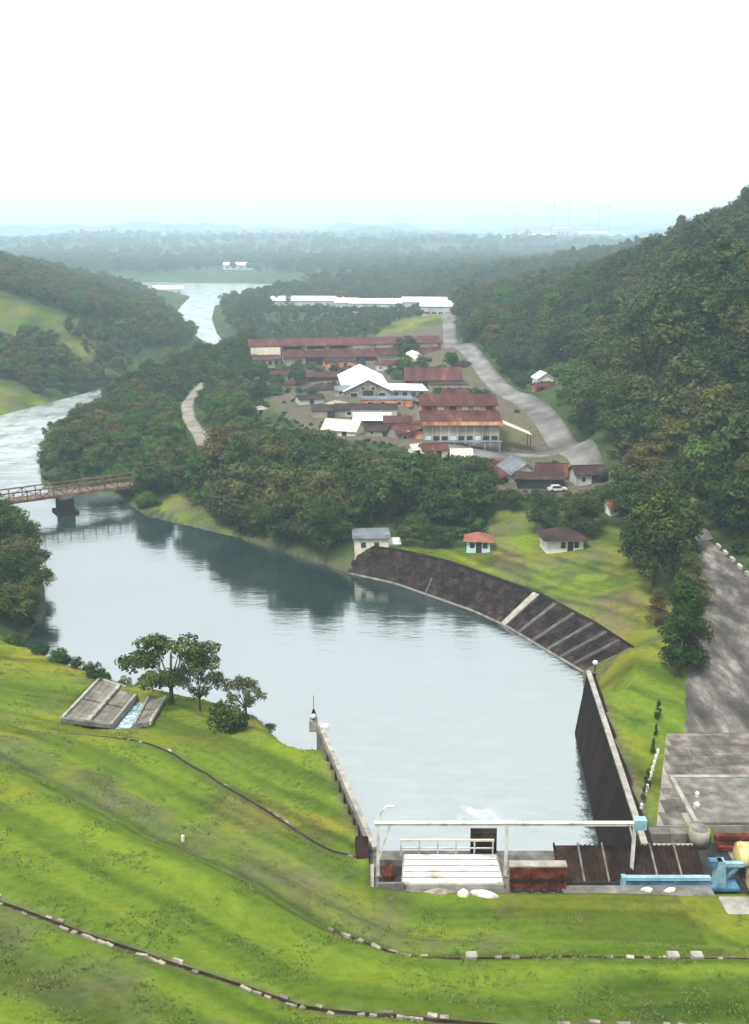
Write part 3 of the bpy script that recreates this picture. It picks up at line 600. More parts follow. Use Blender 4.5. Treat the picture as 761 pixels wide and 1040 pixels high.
# ---- berm drains: gutter with individual edging stones
def drain(key, label, m, spacing, size, prob, s_from=0., side=0., gw=.2):
    P = np.array(BERMS[key]); seg = np.hypot(*np.diff(P, axis=0).T); s = np.concatenate([[0], np.cumsum(seg)])
    root = empty('berm_drain', (P[2][0], P[2][1], gz(*P[2])), 0, label, 'drain')
    o0 = np.array(root.location)
    q = np.arange(s_from*s[-1], s[-1], .8); X = np.interp(q, s, P[:,0]); Y = np.interp(q, s, P[:,1])
    for _ in range(2): X[1:-1] = (X[:-2]+X[1:-1]+X[2:])/3; Y[1:-1] = (Y[:-2]+Y[1:-1]+Y[2:])/3
    tx = np.gradient(X); ty = np.gradient(Y); L = np.hypot(tx, ty); nx_ = ty/L; ny_ = -tx/L
    mb = MB(); Z = ground(X, Y)+.05
    for k_ in (-gw, 0, gw):
        mb.v += [(float(x+n*k_-o0[0]), float(y+n2*k_-o0[1]), float(z-o0[2]+(.10 if k_ else 0))) for x, y, z, n, n2 in zip(X, Y, Z, nx_, ny_)]
    n = len(X); mb.f = [(i+r_*n, i+1+r_*n, i+1+(r_+1)*n, i+(r_+1)*n) for i in range(n-1) for r_ in range(2)]
    mb.build('gutter', m, root)
    shapes = []
    for k in range(4):
        a, b3, c3 = size[0]*random.uniform(.8,1.15), size[1]*random.uniform(.8,1.15), size[2]
        me_ = MB().hexa([(-a/2,-b3/2,-.3),(a/2,-b3/2*.9,-.3),(a/2,b3/2,-.3),(-a/2,b3/2*.95,-.3)], [(-a/2*.9,-b3/2*.85,c3),(a/2*.95,-b3/2*.8,c3*.9),(a/2*.9,b3/2*.9,c3),(-a/2*.88,b3/2*.85,c3*.95)]).mesh('stone', M['stone']); shapes.append(me_)
    q2 = s_from*s[-1]; cnt = 0
    while q2 < s[-1] and cnt < 150:
        if (math.sin(q2*.35)+math.sin(q2*.83+1)+random.uniform(-1,1))*.33+.5 < prob:
            x = np.interp(q2, q, X); y = np.interp(q2, q, Y); i = min(int((q2-q[0])/.8), n-1)
            off = random.choice((-1,1,1))*random.uniform(.2,.4) if side == 0 else side
            o = link('stone', random.choice(shapes), root)
            xx, yy = x+nx_[i]*off, y+ny_[i]*off
            o.location = (xx-o0[0], yy-o0[1], gz(xx, yy)-o0[2]+.1)
            o.rotation_euler = (random.uniform(-.08,.08), random.uniform(-.08,.08), math.atan2(ty[i], tx[i])+random.uniform(-.25,.25)); o.scale = (random.uniform(.55,1.35), random.uniform(.7,1.2), random.uniform(.4,1.2))
            cnt += 1
        q2 += spacing*random.uniform(.9, 1.25)
    return root
drain('A', 'nearest stone edged drain crossing the grass slope at the bottom', M['rust_brown'], .75, (.7,.28,.12), .68, .03, gw=.1)
drain('B', 'middle drain on the grass slope, pale blocks along its right half', M['dark_roof'], 1.15, (.6,.34,.22), .5, .55, gw=.08)
drain('C', 'far narrow drain running from the drop chute down to the left wall', M['dark_roof'], 1.2, (.6,.25,.1), .36, .1, gw=.08)

# ================================================================ gate deck at the tailrace
gd = MB().box(-.4,24.6,70.4,77.2,-3,7.55).build('gate_deck', M['concrete']); tag(gd, kind='structure')
MB().box(24.6,31.2,69.9,79.9,3,7.2).build('pit_floor', M['dark_metal'], gd)
MB().box(31.2,48,69.9,79.9,3,7.3).build('pit_floor', M['concrete'], gd)
g = empty('gantry_frame', (.3,73.6,7.55), 0, 'long white gantry beam on thin posts above the tailrace gates', 'gantry')
W_ = M['white_paint']
MB().box(-.3,21.9,-.12,.12,4.85,5.1).build('beam', W_, g)
MB().box(-.3,21.9,-.2,.2,5.1,5.16).build('beam_flange', W_, g)
for x in (0,10.75,21.4): MB().box(x-.13,x+.13,-.13,.13,0,4.75).build('post', W_, g)
MB().bar((-.1,0,1.0),(.95,0,4.7),.14).build('brace', W_, g)
MB().bar((21.0,0,4.7),(21.4,0,3.2),.12).build('brace', W_, g)
for x in (0,10.75,21.4): MB().box(x-.3,x+.3,-.3,.3,0,.12).build('base_plate', M['concrete'], g)
MB().box(21.3,22.3,-.35,.35,4.6,5.5).build('end_box', M['pale_blue'], g)
MB().tube([(.2,0,5.1),(.2,0,5.9),(.45,0,6.4),(.8,0,6.6)],.06,6).build('lamp_arm', W_, g)
MB().box(.6,1.3,-.12,.12,6.55,6.7).build('lamp_head', W_, g)
# white slatted hatch
h_ = empty('slatted_hatch', (6.5,73.6,7.55), 0, 'white slatted hatch cover on the deck under the gantry', 'hatch')
for k in range(5):
    y0 = -1.55+k*.68; z0 = .45+k*.10
    MB().slab([(-4.15+k*.06,y0,z0),(4.15-k*.06,y0,z0),(4.12-k*.06,y0+.5,z0+.09),(-4.12+k*.06,y0+.5,z0+.09)],.12).build('slat', M['white_paint'], h_)
MB().box(-4.25,4.25,-1.75,-1.6,-.3,.42).build('front_beam', M['pale_concrete'], h_)
for s in (-1,1): MB().hexa([(s*4.2-.08,-1.6,-.1),(s*4.2+.08,-1.6,-.1),(s*3.95+.08,1.8,-.1),(s*3.95-.08,1.8,-.1)],[(s*4.2-.08,-1.6,.42),(s*4.2+.08,-1.6,.42),(s*3.95+.08,1.8,.9),(s*3.95-.08,1.8,.9)]).build('side_beam', M['pale_concrete'], h_)
r_ = empty('guard_rail', (6.3,76.4,7.55), 0, 'pale guard rail at the water edge behind the slatted hatch', 'railing')
for x in np.linspace(-4,4,6): MB().box(x-.06,x+.06,-.06,.06,0,1.5).build('post', W_, r_)
MB().box(-4.1,4.1,-.08,.08,1.5,1.66).build('top_rail', M['cream'], r_); MB().box(-4.05,4.05,-.05,.05,.75,.85).build('mid_rail', W_, r_)
o = MB().box(-1.15,1.15,-.08,.08,0,2.3)
for k in range(4): o.box(-1.1,1.1,-.16,-.085,.2+k*.55,.36+k*.55)
o = o.build('gate_leaf', M['rust_brown']); o.location = (9.55,76.9,7.5); o.rotation_euler = (-.12,0,0)
tag(o, 'brown rusty steel gate leaf standing behind the guard rail', 'gate leaf')
# dark slab at deck level, its colour standing in for a shaded opening
o = empty('machine_pit', (1.35,73.2,7.55), 0, 'dark flat sheet standing for an open pit, with rusty lump at left end of the deck', 'pit')
MB().box(-1.0,1.0,-1.4,1.6,-.2,.06).build('pit_floor', M['dark_metal'], o)
for q in ((-1.1,1.1,1.6,1.75),(-1.1,1.1,-1.6,-1.4)): MB().box(*q,-.2,.7).build('kerb', M['concrete'], o)
MB().tube([(-.2,0,0),(-.2,0,.6),(-.1,.1,1.0),(0,.1,1.2)],[.55,.62,.4,.15],9).build('lump', M['rust'], o)
o = MB().hexa([(-1.6,74.3,4),(-.35,74.3,4),(-.5,77.6,4),(-1.9,77.6,4)],[(-1.5,74.4,8.3),(-.4,74.4,8.3),(-.55,77.5,8.9),(-1.7,77.5,8.9)]).build('abutment_block', M['stained_concrete'])
bevel(o,.1); tag(o, 'dark weathered abutment block where grass meets the left wall', 'block')
o = MB().box(-.38,-.05,70.0,74.6,6.5,8.0).build('side_kerb', M['pale_concrete']); tag(o,'pale kerb closing the left end of the gate deck','kerb')
# rusty stoplog
s_ = empty('rusty_stoplog', (13.4,71.6,7.55), 0, 'red rusty stoplog box standing beside the slatted hatch', 'stoplog')
MB().box(-2.25,2.25,-.35,.35,.35,2.5).build('skin', M['rust'], s_)
MB().box(-2.35,2.35,-.4,.4,2.5,2.62).build('top_flange', M['pale_concrete'], s_)
for x in (-2.2,-.75,.75,2.2): MB().box(x-.08,x+.08,-.5,-.352,.2,2.45).build('stiffener', M['rust'], s_)
for x in (-1.7,-.5,.5,1.7):
    MB().tube([(x-.15,-.3,.25),(x+.15,-.3,.25)],.32,12).build('wheel', M['dark_metal'], s_)
MB().box(-2.3,2.3,-.55,-.352,1.3,1.45).build('stiffener', M['rust_brown'], s_)
# leaning trash racks
for k in range(6):
    x0 = 15.4+k*2.06; t_ = empty('trash_rack', (x0,72.4,7.6), 0, None, 'trash rack', 'brown trash racks leaning in a row')
    t_['label'] = ['brown trash rack with bare plate, leftmost of the leaning row','second trash rack from the left in the leaning row','third trash rack from the left, beside a wide pale rib','fourth trash rack from the left in the leaning row','fifth trash rack from the left, behind the blue beam','last trash rack at the right end, close to the blue post'][k]
    th = math.atan2(1.5,3.3); 
    MB().slab([(0,0,.1),(2.05,0,.1),(2.05,3.3,1.5),(0,3.3,1.5)],.12).build('plate', M['rust_brown'], t_)
    if k:
        for j in range(5):
            xx = .2+j*.42; MB().slab([(xx,0,.22),(xx+.1,0,.22),(xx+.1,3.3,1.62),(xx,3.3,1.62)],.1).build('bar', M['rust_brown'], t_)
    MB().slab([(-.02,0,.32),(.13,0,.32),(.13,3.35,1.75),(-.02,3.35,1.75)],.3).build('rib', M['concrete'] if k in (1,2,4,5) else M['rust_brown'], t_)
    MB().box(0,2.05,-.1,0.0,-.1,.25).build('sill', M['dark_metal'], t_)
o = MB().box(15.4,27.75,69.7,71.7,6,8.05).build('front_wall', M['concrete']); bevel(o,.06); tag(o,'low concrete wall in front of the leaning trash racks','wall')
# blue lifting beam and post
b_ = empty('lifting_beam', (24.2,72.0,7.6), 0, 'blue steel lifting beam lying in front of the trash racks', 'beam')
MB().box(-3.6,3.6,-.2,.2,.75,1.05).build('top_flange', M['pale_blue'], b_); MB().box(-3.6,3.6,-.06,.06,.2,.75).build('web', M['blue_paint'], b_)
MB().box(-3.6,3.6,-.2,.2,.05,.2).build('bottom_flange', M['blue_paint'], b_)
for x in (-3.5,-1.4,.7,2.6): MB().box(x-.05,x+.05,-.18,.18,.2,.75).build('stiffener', M['blue_paint'], b_)
MB().box(-3.75,-3.4,-.25,.25,0,1.1).build('end_plate', M['pale_blue'], b_)
p_ = empty('hoist_post', (28.6,72.2,7.6), 0, 'pale blue hoist post with side arm beside the yellow tanks', 'hoist')
MB().hexa([(-.55,-.4,0),(.55,-.4,0),(.55,.4,0),(-.55,.4,0)],[(-.28,-.35,2.5),(.3,-.35,2.5),(.3,.35,2.5),(-.28,.35,2.5)]).build('post', M['pale_blue'], p_)
MB().box(-1.0,.1,-.3,.3,2.0,2.5).build('bracket', M['blue_paint'], p_); MB().box(.3,1.9,-.2,.2,1.9,2.25).build('arm', M['pale_blue'], p_)
MB().box(-.8,1.6,-.6,.6,-.1,.15).build('base_plate', M['blue_paint'], p_); MB().bar((.3,0,.4),(1.6,0,1.9),.2).build('brace', M['blue_paint'], p_)
for k,(x,y,z) in enumerate(((31.1,70.4,9.2),(31.0,73.4,9.75))):
    t_ = empty('yellow_tank', (x,y,z), 0, ['front yellow tank resting on the concrete ledge','rear yellow tank behind the front one beside the blue hoist post'][k], 'tank')
    MB().tube([(-.7,0,0),(-.55,0,0),(2.2,0,0),(2.35,0,0)],[.7,1.05,1.05,.7],20).build('drum', M['yellow_paint'], t_, True)
    for xx in (-.3,.9): MB().tube([(xx,0,0),(xx+.12,0,0)],1.09,20).build('hoop', M['cream'], t_)
    for xx in (-.2,1.4): MB().box(xx-.15,xx+.15,-.8,.8,-1.75,-.7).build('cradle', M['dark_metal'], t_)
o = MB().box(27.8,36,66.4,69.9,4,8.3).build('concrete_ledge', M['pale_concrete']); bevel(o,.06); tag(o,'pale concrete ledge at the lower right below the yellow tanks','ledge')
t_ = empty('pipe_ring', (29.0,78.7,7.25), 0, 'short weathered concrete pipe standing on end in the yard pit', 'pipe')
MB().tube([(0,0,0),(0,0,1.55)],.92,18).build('shell', M['pale_concrete'], t_, True); MB().tube([(0,0,1.55),(0,0,1.6)],.75,18).build('fill', M['concrete'], t_)
t_ = empty('girder_stack', (33.6,78.3,7.3), 0, 'dark red steel girders stacked below the loading pad', 'girders')
for k,(y,z) in enumerate(((0,.05),(.1,.65),(-.7,.05),(.7,.35))): MB().box(-3.2,6,y-.22,y+.22,z,z+.36).build('girder', M['rust'], t_)
for k,(xa,xb) in enumerate(((24.7,26.4),(26.45,27.9))):
    o = MB().box(xa,xb,78.6,79.6,7.2,8.35).build('concrete_block', M['concrete']); bevel(o,.05); tag(o, ['wide concrete block against the yard edge near the bollards','narrow concrete block between the wide block and the pipe'][k],'block')
o = MB().box(24.4,28.2,77.3,78.0,6.9,7.75).build('ledge_beam', M['beige_wall']); tag(o,'pinkish concrete ledge beam behind the trash racks','beam')
# debris on the grass edge
def rock(name, loc, s, m, label, cat='rock', rz=0):
    mb = MB().tube([(0,0,-.1),(0,0,.1),(0,0,.6),(0,0,.9)],[.8,1.,.7,.2],9)
    mb.v = [(x*s[0]*(1+.15*math.sin(5*y+z)), y*s[1]*(1+.12*math.sin(4*x)), z*s[2]) for x,y,z in mb.v]
    o = mb.build(name, m, None, True); o.location = loc; o.rotation_euler = (0,0,rz); tag(o, label, cat); return o
rock('white_bag', (8.9,70.0,gz(8.9,70)-.05), (1.25,.4,.6), M['white_paint'], 'long white bag lying on the grass before the hatch', 'bag', -.3)
rock('white_bag', (7.2,70.1,gz(7.2,70.1)-.05), (.5,.4,.7), M['cream'], 'small pale bag left of the long white bag', 'bag')
rock('rubble_mound', (5.2,70.6,7.6), (1.5,.8,.9), M['stone'], 'grey rubble mound in front of the white hatch', 'rubble')
rock('white_bag', (22.3,70.9,8.05), (.55,.3,.4), M['white_paint'], 'white bag on the low wall under the blue beam', 'bag')
rock('white_bag', (24.2,70.9,8.05), (.6,.28,.35), M['cream'], 'cream bag on the low wall right of the white bag', 'bag', .3)
p = (-15.84, 72.75, 11.5); o = MB().tube([(0,0,-.2),(0,0,.5),(0,0,.62)],[.16,.15,.05],8).build('marker_post', M['white_paint']); o.location = (p[0],p[1],gz(p[0],p[1])); tag(o,'lone white marker post on the grass between two drains','post')
for p,l in (((6.57, 57.46, 12.7),'left'),((20.3, 57.66, 12.7),'middle'),((21.91, 57.66, 12.7),'right')):
    o = MB().box(-.4,.4,-.3,.3,-.3,.55).build('marker_block', M['pale_concrete']); bevel(o,.05); o.location=(p[0],p[1],gz(p[0],p[1])); tag(o, 'pale square block on the middle drain, %s one of three'%l, 'block')

# ================================================================ bridge
bA = np.array([-95.,198.5]); bB = np.array([-52.,226.5]); bd = bB-bA; bL = float(np.hypot(*bd)); brz = math.atan2(bd[1],bd[0])
br = empty('truss_bridge', (bA[0],bA[1],4.2), brz, 'rusty steel truss bridge crossing the river at the left', 'bridge')
npan = 18; pl = bL/npan
chord = {}
for s in (-2.1,2.1):
    MB().box(0,bL,s-.14,s+.14,-.2,.15).build('bottom_chord', M['bridge_rust'], br)
    MB().box(0,bL,s-.14,s+.14,2.05,2.3).build('top_chord', M['bridge_rust'], br)
vme = MB().box(-.1,.1,-.1,.1,.15,2.05).mesh('vertical', M['bridge_rust']); dme = MB().bar((0,0,.15),(pl,0,2.05),.14).mesh('diagonal', M['bridge_rust']); dme2 = MB().bar((0,0,2.05),(pl,0,.15),.14).mesh('diagonal', M['bridge_rust'])
for s in (-2.1,2.1):
    for k in range(npan+1):
        o = link('vertical', vme, br); o.location = (k*pl,s,0)
        if k < npan: o = link('diagonal', dme if k%2 else dme2, br); o.location = (k*pl,s,0)
plk = MB().box(0,.62,-1.9,1.9,.16,.26).mesh('plank', M['wood_plank'])
for k in range(int(bL/.7)): o = link('plank', plk, br); o.location = (k*.7+.03,0,0)
for s in (-.9,.9): MB().box(0,bL,s-.15,s+.15,-.35,.15).build('stringer', M['rust_brown'], br)
pier_s = float(np.dot(np.array([-68.8,0])-np.array([bA[0],0]), np.array([1,0]))/math.cos(brz))
MB().hexa([(pier_s-1.6,-2.4,-8),(pier_s+1.6,-2.4,-8),(pier_s+1.6,2.4,-8),(pier_s-1.6,2.4,-8)],[(pier_s-1.35,-2.2,-.75),(pier_s+1.35,-2.2,-.75),(pier_s+1.35,2.2,-.75),(pier_s-1.35,2.2,-.75)]).build('pier', M['stained_concrete'], br)
MB().box(pier_s-1.7,pier_s+1.7,-2.6,2.6,-.75,-.21).build('pier_cap', M['concrete'], br); MB().box(pier_s-2.2,pier_s+2.2,-2.9,2.9,-5.5,-3.7).build('pier_footing', M['stained_concrete'], br)
MB().box(bL-1.5,bL+2,-2.6,2.6,-5,-.21).build('abutment', M['concrete'], br)
MB().box(-2,1.2,-2.6,2.6,-5,-.21).build('abutment', M['concrete'], br)

# ================================================================ buildings
def window(parent, face, c, z, wd, ht, W, L, fr='white_paint', name='window'):
    """framed pane on face f (front -y), b (back), l, r of a body L x W"""
    def put(nm, d0, d1, e, m, par):
        x0,x1,z0,z1 = c-wd/2-e, c+wd/2+e, z-e, z+ht+e
        if face == 'f': q = (x0,x1,-W/2-d1,-W/2-d0,z0,z1)
        elif face == 'b': q = (x0,x1,W/2+d0,W/2+d1,z0,z1)
        elif face == 'l': q = (-L/2-d1,-L/2-d0,x0,x1,z0,z1)
        else: q = (L/2+d0,L/2+d1,x0,x1,z0,z1)
        return MB().box(*q).build(nm, M[m], par)
    w_ = put(name, -.05, .05, .12, fr, parent); put('pane' if name == 'window' else 'leaf', .05, .08, 0, 'glass' if name == 'window' else 'dark_metal', w_)
def building(name, label, cat, p, rz, L, W, h, rise, ridge='x', wall='cream', roof='rust_roof', over=.5, wins=(), doors=(), hip=False, plinth=True, group=None):
    z = min(gz(p[0]+dx, p[1]+dy) for dx in (-L/3,0,L/3) for dy in (-W/3,0,W/3))
    t_ = empty(name, (p[0],p[1],z), rz, label, cat, group)
    mb = MB()
    if ridge == 'x' and not hip:
        pr = [(-W/2,-.8),(W/2,-.8),(W/2,h),(0,h+rise),(-W/2,h)]
        mb.add([(x,a,c_) for x in (-L/2,L/2) for a,c_ in pr], [(0,1,2,3,4)[::-1],(5,6,7,8,9)]+[(i,(i+1)%5,(i+1)%5+5,i+5) for i in range(5)])
    elif ridge == 'y' and not hip:
        pr = [(-L/2,-.8),(L/2,-.8),(L/2,h),(0,h+rise),(-L/2,h)]
        mb.add([(a,y,c_) for y in (-W/2,W/2) for a,c_ in pr], [(0,1,2,3,4),(5,6,7,8,9)[::-1]]+[((i+1)%5,i,i+5,(i+1)%5+5) for i in range(5)])
    else: mb.box(-L/2,L/2,-W/2,W/2,-.8,h)
    mb.build('wall', M[wall], t_)
    rm = M[roof]; o_ = over
    if hip:
        hx, hy = L/2+o_, W/2+o_; rr = max(0,(L-W)/2)
        MB().add([(-hx,-hy,h),(hx,-hy,h),(hx,hy,h),(-hx,hy,h),(-rr,0,h+rise),(rr,0,h+rise)],[(3,2,1,0),(0,1,5,4),(2,3,4,5),(1,2,5),(3,0,4)]).build('roof', rm, t_)
    elif ridge == 'flat':
        MB().slab([(-L/2-o_,-W/2-o_,h+.12),(L/2+o_,-W/2-o_,h+.12),(L/2+o_,W/2+o_,h+rise+.12),(-L/2-o_,W/2+o_,h+rise+.12)],.14).build('roof', rm, t_)
    elif ridge == 'x':
        k = rise/(W/2); e = .1
        for s in (-1,1):
            q = [(-L/2-o_,s*(W/2+o_),h-k*o_+e),(L/2+o_,s*(W/2+o_),h-k*o_+e),(L/2+o_,0,h+rise+e),(-L/2-o_,0,h+rise+e)]
            MB().slab(q if s < 0 else q[::-1],.12).build('roof_slope', rm, t_)
        MB().box(-L/2-o_,L/2+o_,-.15,.15,h+rise+e-.02,h+rise+e+.08).build('ridge_cap', rm, t_)
    else:
        k = rise/(L/2); e = .1
        for s in (-1,1):
            q = [(s*(L/2+o_),-W/2-o_,h-k*o_+e),(0,-W/2-o_,h+rise+e),(0,W/2+o_,h+rise+e),(s*(L/2+o_),W/2+o_,h-k*o_+e)]
            MB().slab(q[::-1] if s > 0 else q,.12).build('roof_slope', rm, t_)
        MB().box(-.15,.15,-W/2-o_,W/2+o_,h+rise+e-.02,h+rise+e+.08).build('ridge_cap', rm, t_)
    for f_, c_, z_, a, b3 in wins: window(t_, f_, c_, z_, a, b3, W, L)
    for f_, c_, a, b3 in doors: window(t_, f_, c_, 0.05, a, b3, W, L, 'dark_roof', 'door')
    return t_
# huts on the lawn
building('lawn_hut','white walled hut with dark hipped roof on the lawn','hut',(33.69, 172.96, 5.2),.10,6.6,5.2,2.6,1.5,wall='white_wall',roof='dark_roof',hip=True,over=.9,wins=(('f',-.4,1.0,.8,1.1),('f',2.0,1.0,.8,1.1),('r',0,1,1,1)),doors=(('f',.9,.8,2.0),))
t_ = building('lawn_hut','small pale blue hut with orange tiled roof on the lawn','hut',(18.87, 173.94, 4.7),-.12,4.2,3.6,2.2,1.2,wall='blue_wall',roof='tile_roof',hip=True,over=.6,wins=(('f',-1.1,.9,.8,1.0),('f',1.2,.9,.9,1.0)),doors=(('f',.1,.8,1.9),))
t_ = building('pump_house','cream two storey pump house with flat grey roof at the water','house',(-0.64, 177.93, 4.2),.05,6.2,5.0,3.9,.3,ridge='flat',wall='cream',roof='grey_roof',over=.4,wins=(('f',-1.5,2.2,.9,1.0),('f',.9,2.2,.9,1.0),('r',0,2.2,.9,1.0)),doors=(('f',2.2,.9,2.0),))
MB().box(3.13,5.2,-1.6,1.8,-.6,2.5).build('annex', M['blue_wall'], t_); MB().box(3.13,5.5,-1.9,2.0,2.5,2.65).build('annex_roof', M['white_roof'], t_)
# village between road and grove
t_ = building('village_house','gabled house with slate grey roof and cream porch below the road','house',(31.58, 213.9, 8.5),.18,7.5,9,2.9,2.6,ridge='y',wall='cream',roof='grey_roof',over=.6,wins=(('f',-2,1,1.1,1.2),('f',1.9,1,1.1,1.2)),doors=(('f',0,1.2,2.1),))
MB().slab([(-6.6,-5,2.2),(-3.75,-5,3.3),(-3.75,4,3.3),(-6.6,4,2.2)],.12).build('lean_to_roof', M['rust_roof'], t_)
for y in (-4.8,3.7): MB().box(-6.5,-6.35,y,y+.15,-.6,2.1).build('post', M['wood_plank'], t_)
building('village_house','brown roofed house with cream left gable right of slate house','house',(39.25, 217.21, 8.6),-.12,6.2,5.6,2.6,2.0,ridge='x',wall='cream',roof='rust_roof',wins=(('f',-1.6,1,.9,1),('f',1.5,1,.9,1),('l',0,1,1,1)),doors=(('f',0,.9,2),))
t_ = building('carport','long dark open carport below the brown roofed house','carport',(34.84, 205.85, 8.3),-.05,9.5,4,2.0,.5,ridge='flat',wall='dark_metal',roof='dark_roof',over=.5)
building('store_shed','pale shed with dark roof and dark door beside the road','shed',(44.91, 206.36, 8.6),.1,6.0,5,2.6,1.2,ridge='x',wall='grey_wall',roof='dark_roof',wins=(('f',-1.5,1,.8,.9),),doors=(('f',1.2,1.8,2.2),))
t_ = MB().tube([(0,0,-.3),(0,0,2.4),(0,0,2.8)],[1.35,1.35,.4],16).build('water_tank', M['dark_metal'],None,True); p=(47.67, 204.65, 8.6); t_.location=(p[0],p[1],gz(p[0],p[1])); tag(t_,'dark round water tank at the right end of pale shed','tank')
building('road_hut','small white hut with pinkish roof at the lawn top','hut',(46.79, 188.18, 8.2),.2,3.4,3,1.8,.9,ridge='x',wall='white_wall',roof='tile_roof',wins=(('f',-.6,.7,.7,.7),),doors=(('f',.7,.8,1.6),))
building('canvas_shelter','cream tent shaped shelter before the big rusty shed','shelter',(20.59, 234.92, 9.0),.1,5,3.6,1.2,1.3,ridge='x',wall='cream',roof='cream',over=.3,doors=(('f',-1,.9,1.1),))
building('canvas_shelter','tiny cream shelter among trees left of tent shaped shelter','shelter',(9.81, 236.04, 9.0),.5,2.6,2.4,1.2,.9,ridge='x',wall='cream',roof='cream',over=.3,doors=(('f',0,.7,1.1),))
building('hill_hut','white and red hut at the forest edge above the road','hut',(54.2, 322.95, 11.0),.2,5.2,5,3.2,1.6,ridge='y',wall='white_wall',roof='white_roof',wins=(('f',-1.3,1.3,.9,1),('f',1.2,1.3,.9,1)),doors=(('f',0,1,2),))
building('hill_hut','dark red roofed shed in front of the white hill hut','shed',(52.76, 312.05, 10.8),.2,6.0,3.4,1.8,.9,ridge='x',wall='orange_wall',roof='rust_roof',wins=(('f',1,.6,.7,.7),),doors=(('f',-1,.9,1.5),))
# white gabled shed with ridge towards the viewer
q0 = (-2.03, 317.12, 10.0); rz_ = math.atan2(-(-5.4+2.3), 37.)
t_ = building('gabled_shed','large shed with bright white gabled roof in the factory yard','shed',(q0[0]-1.6,q0[1]+19),rz_,14.4,38,3.0,3.4,ridge='y',wall='beige_wall',roof='white_roof',over=.7,wins=(('f',-4.5,1,2.2,1.2),('f',4.4,1,2.2,1.2),('f',-1.6,3.2,1.3,.8),('f',1.6,3.2,1.3,.8)),doors=(('f',0,3.2,2.8),))
MB().box(7.25,18.5,-17,-4,-.8,2.5).build('side_bay', M['grey_wall'], t_)
MB().slab([(7.9,-17.8,2.9),(19.4,-17.8,2.55),(19.4,-3.4,2.55),(7.9,-3.4,2.9)],.14).build('side_bay_roof', M['white_roof'], t_)
for x in (9.2,12,14.8,17.3): MB().box(x-.7,x+.7,-17.06,-16.98,.3,1.9).build('side_bay_window', M['glass'], t_)
# big rusty shed with clerestory
q0 = (12.24, 247.75, 9.5); q1 = (31.33, 250.24, 9.5); ln = q1[0]-q0[0]
t_ = empty('rusty_shed', ((q0[0]+q1[0])/2, q0[1], gz((q0[0]+q1[0])/2, q0[1]+8)), .02, 'big rust red shed with clerestory roof and pale front wall', 'shed')
hl = ln/2
MB().box(-hl,hl,0,28,-1,6.2).build('wall', M['beige_wall'], t_)
MB().box(-hl+.1,hl-.1,7.5,20,6.2,9.2).build('clerestory_wall', M['orange_wall'], t_)
MB().slab([(-hl-.7,-.9,6.35),(hl+.7,-.9,6.35),(hl+.7,7.5,7.9),(-hl-.7,7.5,7.9)],.15).build('front_roof', M['rust_roof'], t_)
MB().box(-hl-.75,hl+.75,-1.0,-.9,5.6,6.5).build('fascia', M['orange_wall'], t_)
MB().slab([(-hl-.6,6.8,9.25),(hl+.6,6.8,9.25),(hl+.6,13.8,11.2),(-hl-.6,13.8,11.2)],.15).build('upper_roof', M['rust_roof'], t_)
MB().slab([(-hl-.6,13.8,11.2),(hl+.6,13.8,11.2),(hl+.6,20.8,9.25),(-hl-.6,20.8,9.25)],.15).build('upper_roof', M['rust_roof'], t_)
MB().slab([(-hl-.6,20,8.2),(hl+.6,20,8.2),(hl+.6,28.8,6.3),(-hl-.6,28.8,6.3)],.15).build('rear_roof', M['rust_roof'], t_)
for k in range(9):
    x = -hl+1.2+k*(ln-2.4)/8; MB().box(x-.75,x+.75,-.06,.0,.9,2.7).build('window', M['glass'] if k%3 else M['blue_wall'], t_)
    if k < 8: MB().box(x+.95,x+1.2,-.09,0,-.5,5.6).build('pilaster', M['grey_wall'], t_)
for k in range(6):
    x = -hl+1.7+k*(ln-3.4)/5; MB().box(x-.9,x+.9,7.42,7.5,8.05,9.0).build('clerestory_window', M['cream'] if k in (1,3,4) else M['rust'], t_)
MB().box(-hl+3.6,hl+.3,-3.2,-.9,1.7,1.85).build('awning', M['grey_roof'], t_)
for k in range(5): MB().box(-hl+3.8+k*(ln-4)/4-.1,-hl+3.8+k*(ln-4)/4+.1,-3.1,-2.95,-1,1.7).build('awning_post', M['pale_blue'], t_)
MB().slab([(hl+.1,5,5.6),(hl+8.5,2.0,2.6),(hl+8.5,6.5,2.6),(hl+.1,12,5.6)],.16).build('side_roof', M['cream'], t_)
for y in (2.3,6.2): MB().box(hl+8.2,hl+8.4,y,y+.2,-1,2.5).build('side_post', M['dark_metal'], t_)
MB().box(-hl-4,-hl-.05,2,12,-1,3.6).build('side_bay', M['orange_wall'], t_); MB().slab([(-hl-4.6,1.2,3.2),(-hl-.02,1.2,4.6),(-hl-.02,12.6,4.6),(-hl-4.6,12.6,3.2)],.14).build('side_bay_roof', M['rust_roof'], t_)
# long rusty shed at the back
A0 = np.array((-47.04, 389.06)); A1 = np.array((28.62, 404.0)); dv = A1-A0; ln = float(np.hypot(*dv)); rz_ = math.atan2(dv[1],dv[0]); md = (A0+A1)/2
t_ = empty('long_shed', (md[0],md[1],gz(*md)-.3), rz_, 'very long low shed with rust red roofs at the back of the yard', 'shed')
hl = ln/2
MB().box(-hl,hl,8,22,-1,6.6).build('wall', M['orange_wall'], t_)
MB().box(-hl-.05,-hl+11.5,6.6,8.0,-1,6.1).build('end_bay', M['cream'], t_)
for s in (0,1):
    q = [(-hl-.8,7,6.5),(hl+.8,7,6.5),(hl+.8,15,8.7),(-hl-.8,15,8.7)] if s == 0 else [(-hl-.8,15,8.7),(hl+.8,15,8.7),(hl+.8,23,6.5),(-hl-.8,23,6.5)]
    MB().slab(q,.15).build('roof_slope', M['rust_roof'], t_)
n_b = 7
